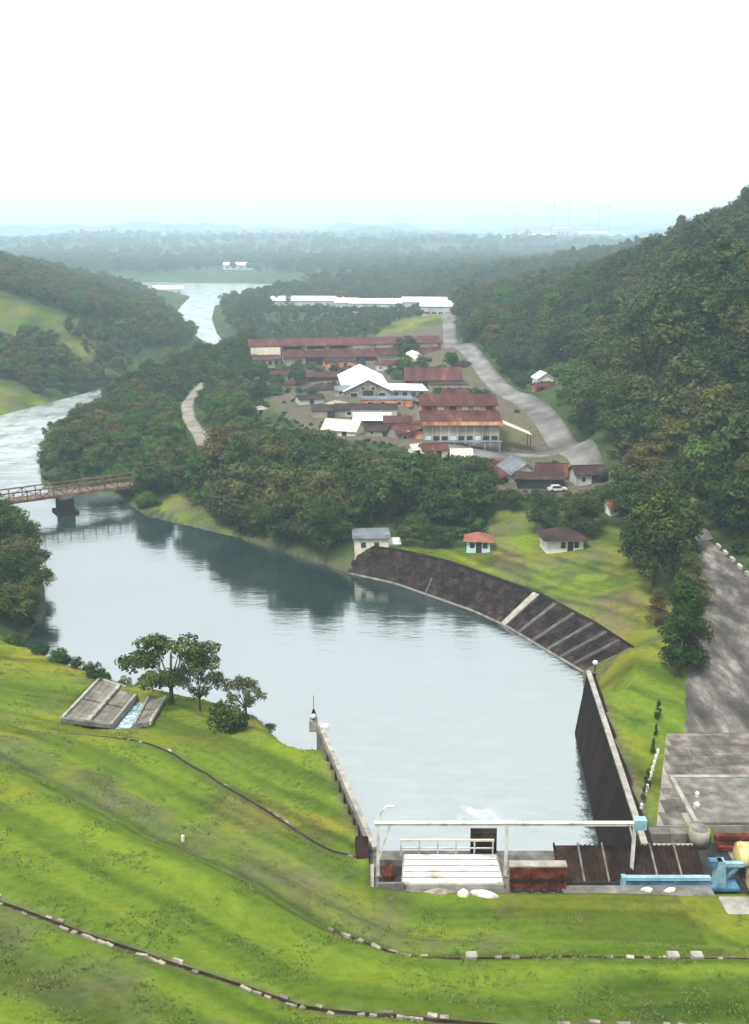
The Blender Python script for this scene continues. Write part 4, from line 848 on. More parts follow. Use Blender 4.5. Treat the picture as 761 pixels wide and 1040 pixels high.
for k in range(n_b):
    x0 = -hl+11.8+k*(ln-11.8)/n_b; x1 = -hl+11.8+(k+1)*(ln-11.8)/n_b-.3; dz = random.uniform(-.35,.25)
    MB().slab([(x0,-.5,2.9+dz),(x1,-.5,2.9+dz),(x1,7.9,4.6+dz),(x0,7.9,4.6+dz)],.14).build('lean_to_roof', M['rust_roof'], t_)
    MB().box(x0+.2,x1-.2,.2,7.9,-1,2.8+dz).build('lean_to_wall', M['dark_roof'] if k%2 else M['beige_wall'], t_)
    MB().box(x0+1,x1-1,7.9,7.98,5.0,6.2).build('window_band', M['cream'] if k in (3,4,6) else M['rust_brown'], t_)
MB().slab([(-hl,-1.5,2.5),(-hl+11,-1.5,2.5),(-hl+11,6.5,3.4),(-hl,6.5,3.4)],.14).build('lean_to_roof', M['rust_roof'], t_)
MB().box(-hl+.4,-hl+10.6,-1,6.4,-1,2.5).build('lean_to_wall', M['beige_wall'], t_)
for k in range(4): MB().box(-hl+1.2+k*2.4,-hl+2.5+k*2.4,-1.07,-1.0,.3,1.8).build('window', M['glass'], t_)
# smaller yard buildings
building('brown_shed','wide dark brown roofed shed right of the white gabled shed','shed',((20.18, 345.25, 10.0)[0],(20.18, 345.25, 10.0)[1]+7),.04,19,13,2.2,3.4,ridge='x',wall='dark_roof',roof='rust_roof',over=.6,wins=(('f',-5,.6,1.4,1.2),('f',5,.6,1.4,1.2)),doors=(('f',0,3,2),))
building('yard_office','pale wall ruin with small windows between brown and rusty sheds','shed',((24.63, 336.1, 10.0)[0],(24.63, 336.1, 10.0)[1]-1),.04,13,4,2.4,.4,ridge='flat',wall='beige_wall',roof='dark_roof',over=.2,wins=(('f',-4,.7,1.2,1),('f',0,.7,1.2,1),('f',4,.7,1.2,1)))
building('cream_hut','cream gable roofed hut at the edge of the grove','hut',(-8.24, 262.61, 8.6),-.35,9.2,6.5,2.0,2.0,ridge='x',wall='cream',roof='cream',over=.5,wins=(('f',-2.5,.8,1,.8),),doors=(('f',1.5,1.1,1.8),))
t_ = building('striped_shed','low shed with pale blue and white striped roof sheets','shed',(-0.67, 271.5, 9.6),.0,10.2,6.5,3.0,1.1,ridge='flat',wall='dark_metal',roof='grey_roof',over=.3)
for k in range(3): MB().slab([(-5.3,-3.9+k*2.45,3.16+k*.36),(5.3,-3.9+k*2.45,3.16+k*.36),(5.3,-2.1+k*2.45,3.46+k*.36),(-5.3,-2.1+k*2.45,3.46+k*.36)],.07).build('roof_sheet', M['white_roof'] if k != 1 else M['blue_wall'], t_)
building('orange_shed','low shed with orange rust roof right of the striped shed','shed',(6.27, 268.59, 9.6),.0,7.5,5.5,2.8,.9,ridge='flat',wall='orange_wall',roof='rust_roof',over=.3,doors=(('f',0,2,2),))
building('broken_shed','tilted brown shed with pale patched wall left of big shed','shed',(8.46, 253.28, 9.4),.35,8,6,2.0,1.5,ridge='x',wall='beige_wall',roof='rust_roof',over=.4,wins=(('f',-2,.6,1,.8),),doors=(('f',1.5,1.1,1.7),))
building('yard_store','narrow grey store in front of the white gabled shed','shed',(3.47, 305.58, 10.0),.03,16,3.5,2.2,.5,ridge='flat',wall='orange_wall',roof='grey_roof',over=.2,wins=(('f',-5,.6,1.2,1),('f',-1,.6,1.2,1),('f',4,.6,1.2,1)))
building('ruined_hut','small grey ruined hut left of the white gabled shed','hut',(-20.04, 309.85, 9.3),.3,8,5,1.6,.9,ridge='x',wall='grey_wall',roof='dark_roof',over=.3,doors=(('f',0,1.1,1.5),))
building('ruined_hut','pale roofless hut among weeds far left in yard','hut',(-34.95, 297.83, 8.0),.6,5,4,1.4,.4,ridge='flat',wall='beige_wall',roof='beige_wall',over=.1,doors=(('f',0,1,1.3),))
# white warehouses in the distance
WH = [((-49.76, 766.86, 11.0),58,20,'leftmost long white warehouse beyond the grove'),((-20.26, 738.87, 10.0),16,14,'small white warehouse just right of the leftmost long one'),((3.81, 718.79, 10.0),44,18,'middle white warehouse roof beyond the grove'),((38.08, 699.76, 10.0),40,20,'white warehouse at the end of the straight road'),((40.0, 632.59, 10.0),24,14,'lower pale warehouse left of the road end'),((62.35, 649.68, 10.5),22,16,'white warehouse right of the road at the forest edge')]
for p,L,W,lab in WH:
    building('warehouse',lab,'warehouse',p,-.06,L*.95,W,6.5,2.6,ridge='x',wall='grey_wall',roof='white_roof',over=.6,wins=tuple(('f',L*.85*k,1.6,3,1.2) for k in (-.35,-.15,.05,.25)),doors=(('f',L*.37,3,3),))
t_ = MB().tube([(0,0,-1),(0,0,7),(0,0,8.2)],[2.2,2.2,.4],14).build('storage_tank', M['white_roof'],None,True); t_.location=(-22,745,gz(-22,745)); tag(t_,'white round storage tank between the far warehouses','tank')
# parked car by the carport
def car(loc, rz, label):
    c_ = empty('parked_car', loc, rz, label, 'car')
    bm_ = MB().hexa([(-2,-.8,.35),(2,-.8,.35),(2,.8,.35),(-2,.8,.35)],[(-1.95,-.75,.85),(1.95,-.75,.8),(1.95,.75,.8),(-1.95,.75,.85)])
    bm_.hexa([(-1.5,-.72,.85),(1.0,-.72,.83),(1.0,.72,.83),(-1.5,.72,.85)],[(-1.1,-.6,1.4),(.4,-.6,1.4),(.4,.6,1.4),(-1.1,.6,1.4)])
    bevel(bm_.build('body', M['grey_wall'], c_),.06,2)
    for s in (-1,1):
        MB().hexa([(-1.3,s*.7,.9),(.85,s*.7,.9),(.85,s*.74,.9),(-1.3,s*.74,.9)],[(-1.0,s*.6,1.34),(.35,s*.6,1.34),(.35,s*.64,1.34),(-1.0,s*.64,1.34)]).build('window', M['glass'], c_)
        for x in (-1.25,1.25): MB().tube([(x,s*.62,.33),(x,s*.82,.33)],.33,14).build('wheel', M['tyre'], c_)
    MB().slab([(.43,-.58,1.4),(1.02,-.68,.87),(1.02,.68,.87),(.43,.58,1.4)],.03).build('windscreen', M['glass'], c_)
p = (37.55, 205.85, 8.3); car((p[0]+.4,p[1]-3.6,gz(p[0]+.4,p[1]-3.6)), .1, 'pale grey car parked in front of the dark carport')
# scrap and spoil in the factory yard
def heap(p, s, m, label, rz=0):
    mb = MB().tube([(0,0,-.3),(0,0,.2),(0,0,.7),(0,0,1.0)],[1,.95,.5,.1],11)
    mb.v = [(x*s[0]*(1+.2*math.sin(5*y+2*x)), y*s[1]*(1+.2*math.sin(4*x+1)), z*s[2]*(1+.25*math.sin(3*x+4*y))) for x,y,z in mb.v]
    o = mb.build('scrap_heap', m, None, False); o.location = (p[0],p[1],gz(p[0],p[1])); o.rotation_euler = (0,0,rz); tag(o, label, 'heap')
heap((-18.18, 332.83, 9.5),(6,3,2.2),M['dark_roof'],'dark scrap heap left of the white gabled shed')
heap((14.31, 390.15, 10.0),(5,3,3.5),M['cream'],'pale spoil heap before the right half of the long shed',.4)
heap((-28.24, 357.37, 9.3),(5,3,1.8),M['rust_roof'],'rusty scrap heap below the left half of long shed',.2)
heap((-12.16, 303.7, 9.4),(5,2.5,1.6),M['stone'],'grey rubble heap in front of the small ruined hut',.3)
heap((32.71, 373.08, 10.0),(4,3,1.8),M['rust_brown'],'brown scrap heap near the road beside the brown shed')
building('open_shed','low brown roofed open shed left of the white gabled shed','shed',(-20.9, 364.23, 9.4),.06,16,7,2.2,1.2,ridge='x',wall='dark_roof',roof='rust_roof',over=.4,doors=(('f',-4,3,1.8),('f',3,3,1.8)))
building('open_shed','grey brown lean shed before the striped roof shed at left','shed',(-12.8, 290.43, 9.0),.1,11,5,2.0,.9,ridge='flat',wall='beige_wall',roof='dark_roof',over=.3,doors=(('f',0,2,1.7),))
building('open_shed','rust roofed narrow shed directly behind the striped shed','shed',(-2.45, 290.85, 9.8),.0,18,5,2.6,1.0,ridge='x',wall='grey_wall',roof='dark_roof',over=.3,wins=(('f',-5,.8,1.3,1),('f',5,.8,1.3,1)))

for k,(p,L,W,hh_,rf,wl,lab) in enumerate((((-33.08, 372.85, 9.3),11,6,2.2,'rust_roof','beige_wall','small rust roofed shed at the far left of the yard'),((-13.49, 388.14, 9.5),12,5,2.6,'dark_roof','orange_wall','dark roofed hut just in front of the long shed'),((5.36, 377.32, 9.8),9,5,2.4,'rust_roof','grey_wall','little rusty hut behind the white gabled shed'),
    ((25.48, 317.12, 10.0),8,5,2.4,'rust_roof','orange_wall','small red hut behind the big rusty shed near the road'),((-8.98, 319.66, 9.6),7,4,2.0,'grey_roof','beige_wall','tiny grey roofed hut left of the gabled shed front'),((1.93, 257.7, 9.3),8,4,1.9,'dark_roof','beige_wall','dark low hut before the orange rust shed'),
    ((14.0, 234.92, 9.0),6,4,1.9,'rust_roof','cream','small rusty hut between the two cream shelters'),((31.07, 228.61, 9.2),6,4,2.2,'rust_roof','beige_wall','brown roofed lean hut behind the slate roofed house'),((44.3, 217.42, 9.0),6,4.5,2.2,'dark_roof','cream','dark roofed cottage behind the pale road shed'),((24.77, 225.34, 9.0),5,4,2.0,'rust_roof','grey_wall','small rust roofed hut left of the slate house'))):
    building('yard_hut', lab, 'hut', p, .25*math.sin(k*2.3), L, W, hh_, 1.1, ridge='x', wall=wl, roof=rf, over=.4, wins=(('f',-L*.28,.7,.9,.8),), doors=(('f',L*.15,1.0,1.7),))

# ================================================================ vegetation
def cards(C, D, size, g, droop=0.):
    """leaf clump faces: centre C, facing D"""
    n = len(C); D = D/np.linalg.norm(D, axis=1, keepdims=True)
    a = np.cross(D, g.normal(size=(n,3))); a /= np.linalg.norm(a, axis=1, keepdims=True); b2 = np.cross(D, a)
    s = size*g.uniform(.6, 1.35, (n,1)); k = g.uniform(.45, .8, (n,1))
    bend = D*s*g.uniform(-.3, .3, (n,1))
    v_ = np.stack([C-a*s*.5, C-b2*s*.5*k+bend, C+a*s*.5, C+b2*s*.5*k+bend], 1)
    v_[:,:,2] -= droop*g.uniform(0, 1, (n,1))
    return v_.reshape(-1, 3)
def card_mesh(name, V, m):
    V = V.astype(np.float32); n = len(V)//4
    me_ = bpy.data.meshes.new(name); me_.vertices.add(n*4); me_.vertices.foreach_set('co', V.ravel())
    me_.loops.add(n*4); me_.loops.foreach_set('vertex_index', np.arange(n*4, dtype=np.int32))
    me_.polygons.add(n); me_.polygons.foreach_set('loop_start', np.arange(0, n*4, 4, dtype=np.int32))
    me_.update(calc_edges=True); me_.materials.append(m); return me_
def tree_meshes(kind, seed, ncard, size, m):
    """crown of many leaf clumps on lobes carried by limbs, and a tapered trunk; about 10 m tall"""
    g = np.random.default_rng(seed); H = 10.
    if kind == 'round': cz, rx, rz_, nb, rb = 5.9, 3.6, 3.2, 34, (1.0, 1.75)
    elif kind == 'irregular': cz, rx, rz_, nb, rb = 5.5, 4.0, 3.9, 25, (.7, 2.0)
    elif kind == 'tall': cz, rx, rz_, nb, rb = 5.3, 2.6, 4.5, 40, (.8, 1.4)
    elif kind == 'feather': cz, rx, rz_, nb, rb = 5.4, 2.3, 4.7, 46, (.55, 1.1)
    elif kind == 'sparse': cz, rx, rz_, nb, rb = 6.0, 5.2, 3.6, 34, (.7, 1.35)
    else: cz, rx, rz_, nb, rb = 3.6, 6.0, 4.4, 26, (1.6, 2.6)
    P = []
    while len(P) < nb:
        d = g.normal(size=3); d /= np.linalg.norm(d); rr = g.uniform(.45, 1.)**.6
        p = d*rr
        if kind == 'feather':
            zz = g.uniform(-1, 1); wd = (1-max(zz, -.4))/1.4*.95+.08; an = g.uniform(0, 6.283); p = np.array([math.cos(an)*wd*g.uniform(.3,1), math.sin(an)*wd*g.uniform(.3,1), zz])
        if kind == 'bush' and p[2] < -.7: continue
        if kind in ('round', 'tall') and p[2] < -.75: continue
        P.append(p*np.array([rx-rb[0]*.6, rx-rb[0]*.6, rz_-rb[0]*.6]))
    P = np.array(P); P[:,:2] += g.normal(0, .25 if kind != 'irregular' else .7, (nb,2)); RB = g.uniform(*rb, nb); P[:,2] += cz
    wgt = RB**2; cnt = np.maximum(8, (ncard*wgt/wgt.sum()).astype(int)); Cs, Ds = [], []
    for p, r0, k in zip(P, RB, cnt):
        d = g.normal(size=(k,3)); d /= np.linalg.norm(d, axis=1, keepdims=True); d[:,2] = np.abs(d[:,2])*np.where(g.random(k) < .78, 1, -1)
        rr = r0*g.uniform(.55, 1.12, (k,1))*np.array([1, 1, .8])
        Cs.append(p+d*rr); Ds.append(d+g.normal(0, .45, (k,3))+np.array([0, 0, .35]))
    V = cards(np.concatenate(Cs), np.concatenate(Ds), size, g, .25 if kind == 'feather' else 0)
    crown = card_mesh(kind+'_crown', V, m)
    mb = MB(); lean = g.normal(0, .25, 2)
    top = cz+(1.0 if kind != 'bush' else -1.5); r0 = .26 if kind != 'bush' else .14
    fork = 2.4 if kind in ('round','sparse') else (3.4 if kind == 'tall' else (4.5 if kind == 'feather' else .8))
    F_ = np.array([lean[0]*.5, lean[1]*.5, fork])
    mb.tube([(0,0,-.6),(0,0,.1),F_*.55,F_], [r0*1.5, r0*1.15, r0*.95, r0*.8], 7)
    mb.tube([F_, (lean[0],lean[1],(fork+top)/2), (lean[0]*1.3,lean[1]*1.3,top)], [r0*.75, r0*.5, r0*.2], 6)
    for i in g.choice(nb, 7 if kind != 'sparse' else 13, replace=False):
        q = P[i]; mid = F_*.5+q*.5+np.array([0,0,.25])
        mb.tube([F_*g.uniform(.85,1.), mid, q], [r0*.5, r0*.33, r0*.1], 5, False)
    return crown, mb.mesh(kind+'_trunk', M['bark'], True)
PROTO = {}
for key, kind, seed, nc, sz, m_ in (('r0','round',1,2400,.62,'leaf'),('r1','irregular',2,2400,.62,'leaf'),('r2','irregular',3,2400,.6,'leaf_olive'),('t0','tall',4,2200,.55,'leaf'),('t1','tall',5,2200,.55,'leaf_olive'),
        ('f0','feather',6,2600,.5,'leaf_olive'),('f1','feather',7,2600,.5,'leaf'),('g0','round',8,2400,.6,'leaf_bright'),('s0','sparse',9,4800,.42,'leaf'),('s1','sparse',12,3600,.42,'leaf_olive'),
        ('b0','bush',10,1500,.95,'leaf'),('b1','bush',11,1500,.95,'leaf_bright'),('n0','irregular',14,5200,.42,'leaf'),('n1','tall',15,5200,.40,'leaf'),('n2','round',16,5200,.42,'leaf_olive'),('fn','feather',17,7500,.28,'leaf_olive'),('fm','feather',18,7500,.28,'leaf')):
    PROTO[key] = tree_meshes(kind, seed, nc, sz, M[m_])
KEYS = list(PROTO); first_crown = {}
def plant(key, x, y, h, label, cat='tree', group=None, rz=None, sx=1., name=None, dz=0.):
    t_ = empty(name or {'f':'feathery_tree','b':'bush','s':'spreading_tree'}.get(key[0],'broadleaf_tree'), (x, y, gz(x, y)-.05+dz), random.uniform(0,6.28) if rz is None else rz, label, cat, group)
    s = h/(10. if key[0] != 'b' else 8.); t_.scale = (s*sx, s*sx, s)
    c_ = link('crown', PROTO[key][0], t_); link('trunk', PROTO[key][1], t_)
    first_crown.setdefault(key, c_); return t_
# ---- trees that can be told apart
p = (-24.09, 108.63, 6.5); plant('s0', p[0], p[1], 9.6, 'lone spreading tree with thin grey green crown beside the drop chute', rz=.6, sx=1.15)
p = (-20.4, 106.79, 6.4); plant('s1', p[0], p[1], 7.2, 'smaller thin crowned tree just right of the lone spreading tree', rz=2.2, sx=.8)
p = (-14.79, 105.1, 6.5); plant('s1', p[0], p[1], 5.2, 'low greyish tree behind the dark round bush by the pool', rz=4.2, sx=1.0)
p = (-16.19, 99.98, 7.2); plant('b0', p[0], p[1], 3.6, 'dark round bush on the grass right of the lone tree', 'bush', rz=1., sx=.85)
p = (36.88, 112.53, 8.0); plant('fm', p[0], p[1], 12.5, 'feathery tree on the lawn edge beside the tarmac, nearest', rz=1., sx=1.15)
p = (39.07, 115.41, 8.0); plant('fn', p[0], p[1], 11.0, 'feathery olive tree touching the nearest one, on its right', rz=2.)
p = (42.53, 144.18, 7.4); plant('n1', p[0], p[1], 17, 'tall dark tree at the top of the lawn', rz=.4, sx=.95)
p = (45.67, 146.97, 8.0); plant('n1', p[0]+1, p[1]+2, 15, 'dark tree right behind the tall one at the top of the lawn', rz=2.4, sx=.9)
p = (42.75, 156.63, 8.0); plant('t0', p[0], p[1], 10, 'slim dark tree left of the tall dark lawn tree', rz=1.4)
for p, h, l in (((46.18, 167.08, 8.5),12,'dark tree at the lawn top, leftmost of the screen hiding the road'),((51.4, 174.97, 8.5),13,'tree behind the tall dark lawn tree screening the road'),((50.98, 158.98, 8.6),12,'dark tree beside the narrow end of the tarmac'),((49.19, 186.38, 8.5),10,'tree just right of the small pinkish roofed hut'),((54.4, 191.88, 9.0),12,'dark tree at the road bend above the lawn'),((55.39, 177.76, 9.0),12.5,'dark tree on the inside of the road bend')):
    plant(random.choice(('n1','n0','n2')), p[0]-1, p[1], h, l, sx=1.05)
p = (36.96, 176.38, 6.2); plant('n0', p[0], p[1]+1, 9.5, 'broad dark tree behind the white hut on the lawn', rz=.2, sx=1.15)
p = (32.13, 178.89, 6.2); plant('n0', p[0], p[1]+2, 8, 'round dark tree left of the broad tree behind white hut', rz=2.2, sx=1.1)
p = (40.6, 177.53, 6.8); plant('n2', p[0], p[1]+4, 7, 'olive tree right of the broad dark tree behind white hut', rz=3.2, sx=1.1)
for k,(p,h,l) in enumerate((((5.35, 176.68, 4.4),4.4,'small pale trunked tree right of the cream pump house'),((9.26, 174.89, 4.4),4.8,'small round tree midway between pump house and blue hut'),((12.9, 175.48, 4.4),4.6,'small tree closest to the blue hut among the lawn trees'),((8.05, 180.38, 4.4),5,'small tree behind the two left lawn trees'))):
    plant(('n2','r0','n0','r1')[k], p[0], p[1], h, l, sx=1.1)
p = (-94.22, 291.88, 0.8); plant('s1', p[0]-1.5, p[1], 7, 'thin tree leaning over the upstream river reach', rz=.3, sx=.7)
for k in range(11):                                                # row overhanging the pool below the grove
    a = k/10.; plant(('n0','n2','n0','n1')[k%4], np.interp(a,[0,1],[-31,-8.5])+random.uniform(-.8,.8), np.interp(a,[0,1],[199.5,179.6])+random.uniform(0,2.5), random.uniform(7.5,12.5), 'leafy tree overhanging the pool left of the cream pump house', group='trees overhanging the pool', sx=random.uniform(.95,1.3))
for k,(x,y,h_) in enumerate(((60.5,168,11),(62,178,13),(64,188,12),(61.5,197,11),(66,170,14),(69,182,14),(61,158,9),(62,147,8),(65,155,12),(61.5,136,7),(64.5,142,10),(68,160,14),(63,206,11),(67,200,13))): plant(('n0','f0','n1','n2','f1')[k%5], x, y, h_, 'tree crowding the right edge of the tarmac at the hill foot', group='roadside trees on the right', sx=random.uniform(1,1.3))
for p, h_, l in (((43.32, 126.5, 8.2),8.5,'slim feathery tree at the tarmac edge, farther than the olive one'),((47.14, 137.54, 8.3),9,'feathery tree where the tarmac narrows on its left side'),((41.16, 132.95, 7.8),6,'small dark tree between the tall lawn tree and feathery trees')): plant('fn', p[0]-1.2, p[1], h_, l, sx=1.2)
LB = [(-55,143.5,9,'n2'),(-61,147,10,'n0'),(-57.5,152,9.5,'n0'),(-60,161,10,'n2'),(-67,158,11,'n0'),(-65,171,10,'n0'),(-72,172,12,'n2'),(-71,184,9,'n0'),(-78,188,11,'n2'),(-80,199,8,'n0'),(-90,206,9,'n2'),(-70,145,10,'n0'),(-86,180,11,'n0'),(-55.5,147.5,8,'n0'),(-56.5,157,8.5,'n2'),(-60.5,167,8,'n0'),(-66,179,8.5,'n2'),(-75,193,8,'n0')]
for x,y,h,k in LB: plant(k, x, y, h, 'leafy tree overhanging the left bank in front of the bridge', group='left bank trees before the bridge', sx=1.1)
# small columnar conifers on the lawn
cone = tree_meshes('feather', 33, 900, .75, M['leaf'])
for k,(p,h) in enumerate((((31.35, 100.98, 8.0),2.6),((30.16, 97.36, 8.0),1.6),((28.83, 93.56, 8.0),1.9),((26.46, 86.85, 8.0),2.3),((25.4, 84.23, 8.0),1.9))):
    t_ = empty('conifer_shrub', (p[0],p[1],gz(p[0],p[1])), k, ['tallest columnar shrub on the lawn, farthest of the row','small columnar shrub, second farthest in the lawn row','middle columnar shrub in the lawn row by the bollards','columnar shrub second nearest in the lawn row','columnar shrub on the lawn nearest the gantry'][k], 'shrub', 'columnar shrubs on the lawn')
    t_.scale = (h*.062,h*.062,h*.1); link('crown', cone[0], t_); link('trunk', cone[1], t_)
# bushes on the left bank brow
for k in range(20):
    a = k/19.; bx = np.interp(a, [0,.5,1], [-57,-42,-31.5]); by = np.interp(a, [0,.5,1], [131,122.5,116.5])
    plant('b0' if k%3 else 'b1', bx+random.uniform(-2.2,2.2), by+random.uniform(-2.0,2.2), random.uniform(.7,2.4), 'low bush in the strip along the left bank brow', 'bush', 'bushes along the left bank brow', sx=.8)
for x,y,h,l in ((-46,112,1.0,'low green bush on the open grass at far left'),(-12.2,105.6,1.2,'small dark bush at the brow right of the round bush'),(-9,103.5,.8,'tiny bush at the brow near the gauge post')): plant('b1', x, y, h, l, 'bush', sx=.9)

# ---- woods: jittered scatter over everything that is not water, lawn, yard, road or field
ROADS = [[(54.4,163),(57,186),(55,200),(51.97, 213.66),(50.15, 239.38),(47.17, 272.3),(43.62, 317.12),(39.47, 367.7),(34.93, 408.8),(35.28, 468.13),(39.58, 541.17),(45.26, 656.25),(44.54, 728.7)],
         [(-65.21, 383.32),(-61.51, 326.97),(-55.91, 298.99),(-43.43, 256.05),(-39.94, 238.67)]]
def scatter(y0, y1, sp_, seed):
    g = np.random.default_rng(seed); Y, X = [], []
    for y in np.arange(y0, y1, sp_*.87):
        wd = .42*y+40; xs = np.arange(-wd, wd, sp_); X.append(xs+g.uniform(-.42, .42, len(xs))*sp_); Y.append(np.full(len(xs), y)+g.uniform(-.4, .4, len(xs))*sp_)
    return np.concatenate(X), np.concatenate(Y)
fo = [o for o in col.objects if o.parent is None and o.get('category') in ('shed','hut','house','shelter','warehouse','carport','tank')]
TR = []
for y0, y1, sp_, seed in ((105,330,4.8,1),(330,620,6.0,2),(620,1000,8.5,3),(1000,1900,15,4),(1900,3600,34,5)):
    X, Y = scatter(y0, y1, sp_, seed)
    sd_, _ = river_dist(X, Y)
    ok = sd_ > np.where(Y < 300, 2.6, np.where(Y < 450, 5, np.where(Y < 800, 9, 22)))
    ok &= ~((Y < 142) & (X < 59)) & ~((Y < 166) & (X > 25) & (X < 60)) & ~((X < -52) & (Y < 215)) & ~in_poly(X, Y, LAWN)
    ok &= ~(in_poly(X, Y, YARD) & (vnoise(X/7, Y/7, 77) < .8))
    for P in FIELDS: ok &= ~(in_poly(X, Y, P) & (vnoise(X/9, Y/9, 78) < .8))
    ok &= line_dist(X, Y, ROADS[0]) > 5.6; ok &= line_dist(X, Y, ROADS[1]) > 5.5
    for o in fo: ok &= np.hypot(X-o.location[0], Y-o.location[1]) > (16 if o.get('category') == 'warehouse' or o.name.startswith('hill_hut') else 9)
    for o in fo:
        if o.name.startswith('hill_hut'): ok &= ~((np.abs(X-o.location[0]) < 8) & (Y < o.location[1]+7) & (Y > o.location[1]-32))
    ls = in_poly(X, Y, [(-48.14, 391.98),(28.95, 408.8),(38.93, 524.84),(-63.88, 524.77)]); ok &= ~ls
    den = fbm(X/60, Y/60, 51)
    ok &= den > np.where(Y > 1900, .46, np.where(Y > 900, .40, np.where((X < -100), .22, .2)))
    ok &= ~((X > -9) & (X < 45) & (Y < 188) & (sd_ < 17)); ok &= ~((Y > 850) & (sd_ < 45)); ok &= ~((X > 50) & (Y < 340) & (np.random.default_rng(3).random(len(X)) < .35))
    X, Y = X[ok], Y[ok]; Z = ground(X, Y)
    for x, y, z in zip(X, Y, Z): TR.append((x, y, z, sp_))
nbig = len(TR)
X, Y = scatter(130, 420, 3.4, 8); sd_, _ = river_dist(X, Y)      # undergrowth
ok = (sd_ > .8) & ~((X > -9) & (X < 45) & (Y < 185) & (sd_ < 14)) & ~in_poly(X, Y, LAWN) & ~(in_poly(X, Y, YARD) & (vnoise(X/5, Y/5, 88) < .72)) & ~((Y < 142) & (X < 59)) & ~((Y < 166) & (X > 25) & (X < 58.5)) & (line_dist(X, Y, ROADS[0]) > 5.0) & (line_dist(X, Y, ROADS[1]) > 3.6) & (fbm(X/12, Y/12, 55) > .36)
for P in FIELDS: ok &= ~in_poly(X, Y, P)
for o in fo:
    ok &= np.hypot(X-o.location[0], Y-o.location[1]) > 6
    if o.name.startswith('hill_hut'): ok &= ~((np.abs(X-o.location[0]) < 7) & (Y < o.location[1]) & (Y > o.location[1]-20))
for x, y, z in zip(X[ok], Y[ok], ground(X[ok], Y[ok])): TR.append((x, y, z, 3.4))
TR = np.array(TR); g = np.random.default_rng(99)
x, y, z, sp_ = TR.T; n = len(TR)
bank = np.interp(y, [p[1] for p in RIV[7:26]], [p[0] for p in RIV[7:26]])
left = (x < bank+4) & (y < 1100); right = (x > np.interp(y, [100,163,220,270,344,492,650,800], [57,58,56,53,46,42,52,40])) & (y < 1000)
h = np.where(right, np.where(y < 340, 11+8*g.random(n)**1.5, 8.5+7*g.random(n)**2), np.where(left, g.uniform(6, 9.5, n), g.uniform(6.5, 10.5, n)))
sdall, _ = river_dist(x, y)
pen = ~left & ~right & (y < 340)
h = np.where(pen, 6+8.5*g.random(n)**1.3, h); h = np.where((pen) & (x < -35) & (y > 225), g.uniform(4.5, 7.5, n), h); h = np.where((sdall < 7) & (y < 260) & (x < -32), h*.7, h); h = np.where(~left & ~right & (y > 520) & (y < 760) & (x > -75), h*.5, h)
h = h*np.where(y > 1000, np.minimum(sp_/9., 2.3), np.where(y > 620, 1.15, 1.))*g.uniform(.85, 1.15, n)
pick = np.zeros(n, int); ki = {k: i for i, k in enumerate(KEYS)}
for i in range(n):
    u = g.random()
    if right[i]: lst = ['n0','r1','n1','n2','t1','f0','f1','g0'] if y[i] < 300 else ['r0','r1','t0','r2','t1','f0','f1','g0']; pr = [.2,.2,.16,.12,.08,.12,.09,.03]
    elif left[i]: lst = ['r0','r1','r2','g0','t0']; pr = [.08,.08,.46,.34,.04]
    elif pen[i] and x[i] < -30: lst = ['r0','r2','g0','r1']; pr = [.25,.3,.3,.15]
    else: lst = ['r0','r1','r2','g0','t0']; pr = [.34,.3,.16,.08,.12]
    pick[i] = ki[lst[int(np.searchsorted(np.cumsum(pr), u*.9999))]]
for i in range(nbig, n): pick[i] = ki['b0' if g.random() < .6 else 'b1']; h[i] = g.uniform(1.6, 4.2)
# low growth along the terrace edge, so that the yard stays open to the dam
lim_v = np.interp(374+x/(y*.963+14)*1004, [235,250,325,345,478,494,600,625], [380,426,430,447,455,487,487,380])*1.0
zt = 60-y*np.tan(np.arctan((lim_v-512)/1004)+PITCH); edge = pen & (y > 185) & (y < 320) & (x > -36) & ~right
hm = np.where(edge, np.clip(zt-z, 1.2, 14), 99); h = np.minimum(h, hm)
for i in np.where(edge & (hm < 3.2))[0]: pick[i] = ki['b0']
# how much of each crown stands clear of nearer ones as seen from the dam: the 270 largest become individuals
cp_, sp2 = math.cos(PITCH), math.sin(PITCH); dep = y*cp_+(60-z)*sp2
def prj(x, y, z): d = y*cp_+(60-z)*sp2; return 374+x/d*1004, 512+1004*((60-z)*cp_-y*sp2)/d
occ = np.zeros((256, 192), bool); clear = np.zeros(n)
for i in np.argsort(dep):
    u, v_ = prj(x[i], y[i], z[i]+h[i]*.6); rr = h[i]*.38/dep[i]*1004
    a, c2 = int((u-rr)//4), int((u+rr)//4)+1; d0, d1 = int((v_-rr)//4), int((v_+rr)//4)+1
    a, c2, d0, d1 = max(a,0), min(c2,188), max(d0,0), min(d1,256)
    if a >= c2 or d0 >= d1: continue
    blk = occ[d0:d1, a:c2]; clear[i] = (~blk).sum() if (~blk).mean() > .2 and i < nbig else 0; blk[:] = True
indiv = set(np.argsort(-clear)[:250].tolist())
for i in sorted(indiv):
    if right[i]: lab, grp = 'dark green tree in the dense forest on the right hillside', 'forest trees on the right hillside'
    elif left[i]: lab, grp = 'tree on the wooded hill beyond the left river bank', 'trees on the left hill'
    elif y[i] > 330: lab, grp = 'tree in the distant grove around and behind the factory sheds', 'trees behind the factory yard'
    else: lab, grp = 'leafy tree in the grove between the river bend and the sheds', 'grove trees on the river bend'
    plant(KEYS[pick[i]], x[i], y[i], h[i], lab, 'tree', grp, sx=random.uniform(.85,1.25))
for k in KEYS:
    if k not in first_crown: print('no crown for', k)
rest = np.array([i for i in range(n) if i not in indiv])
print('trees', n, 'rest', len(rest))
fm = bpy.data.meshes.new('forest'); fm.vertices.add(len(rest))
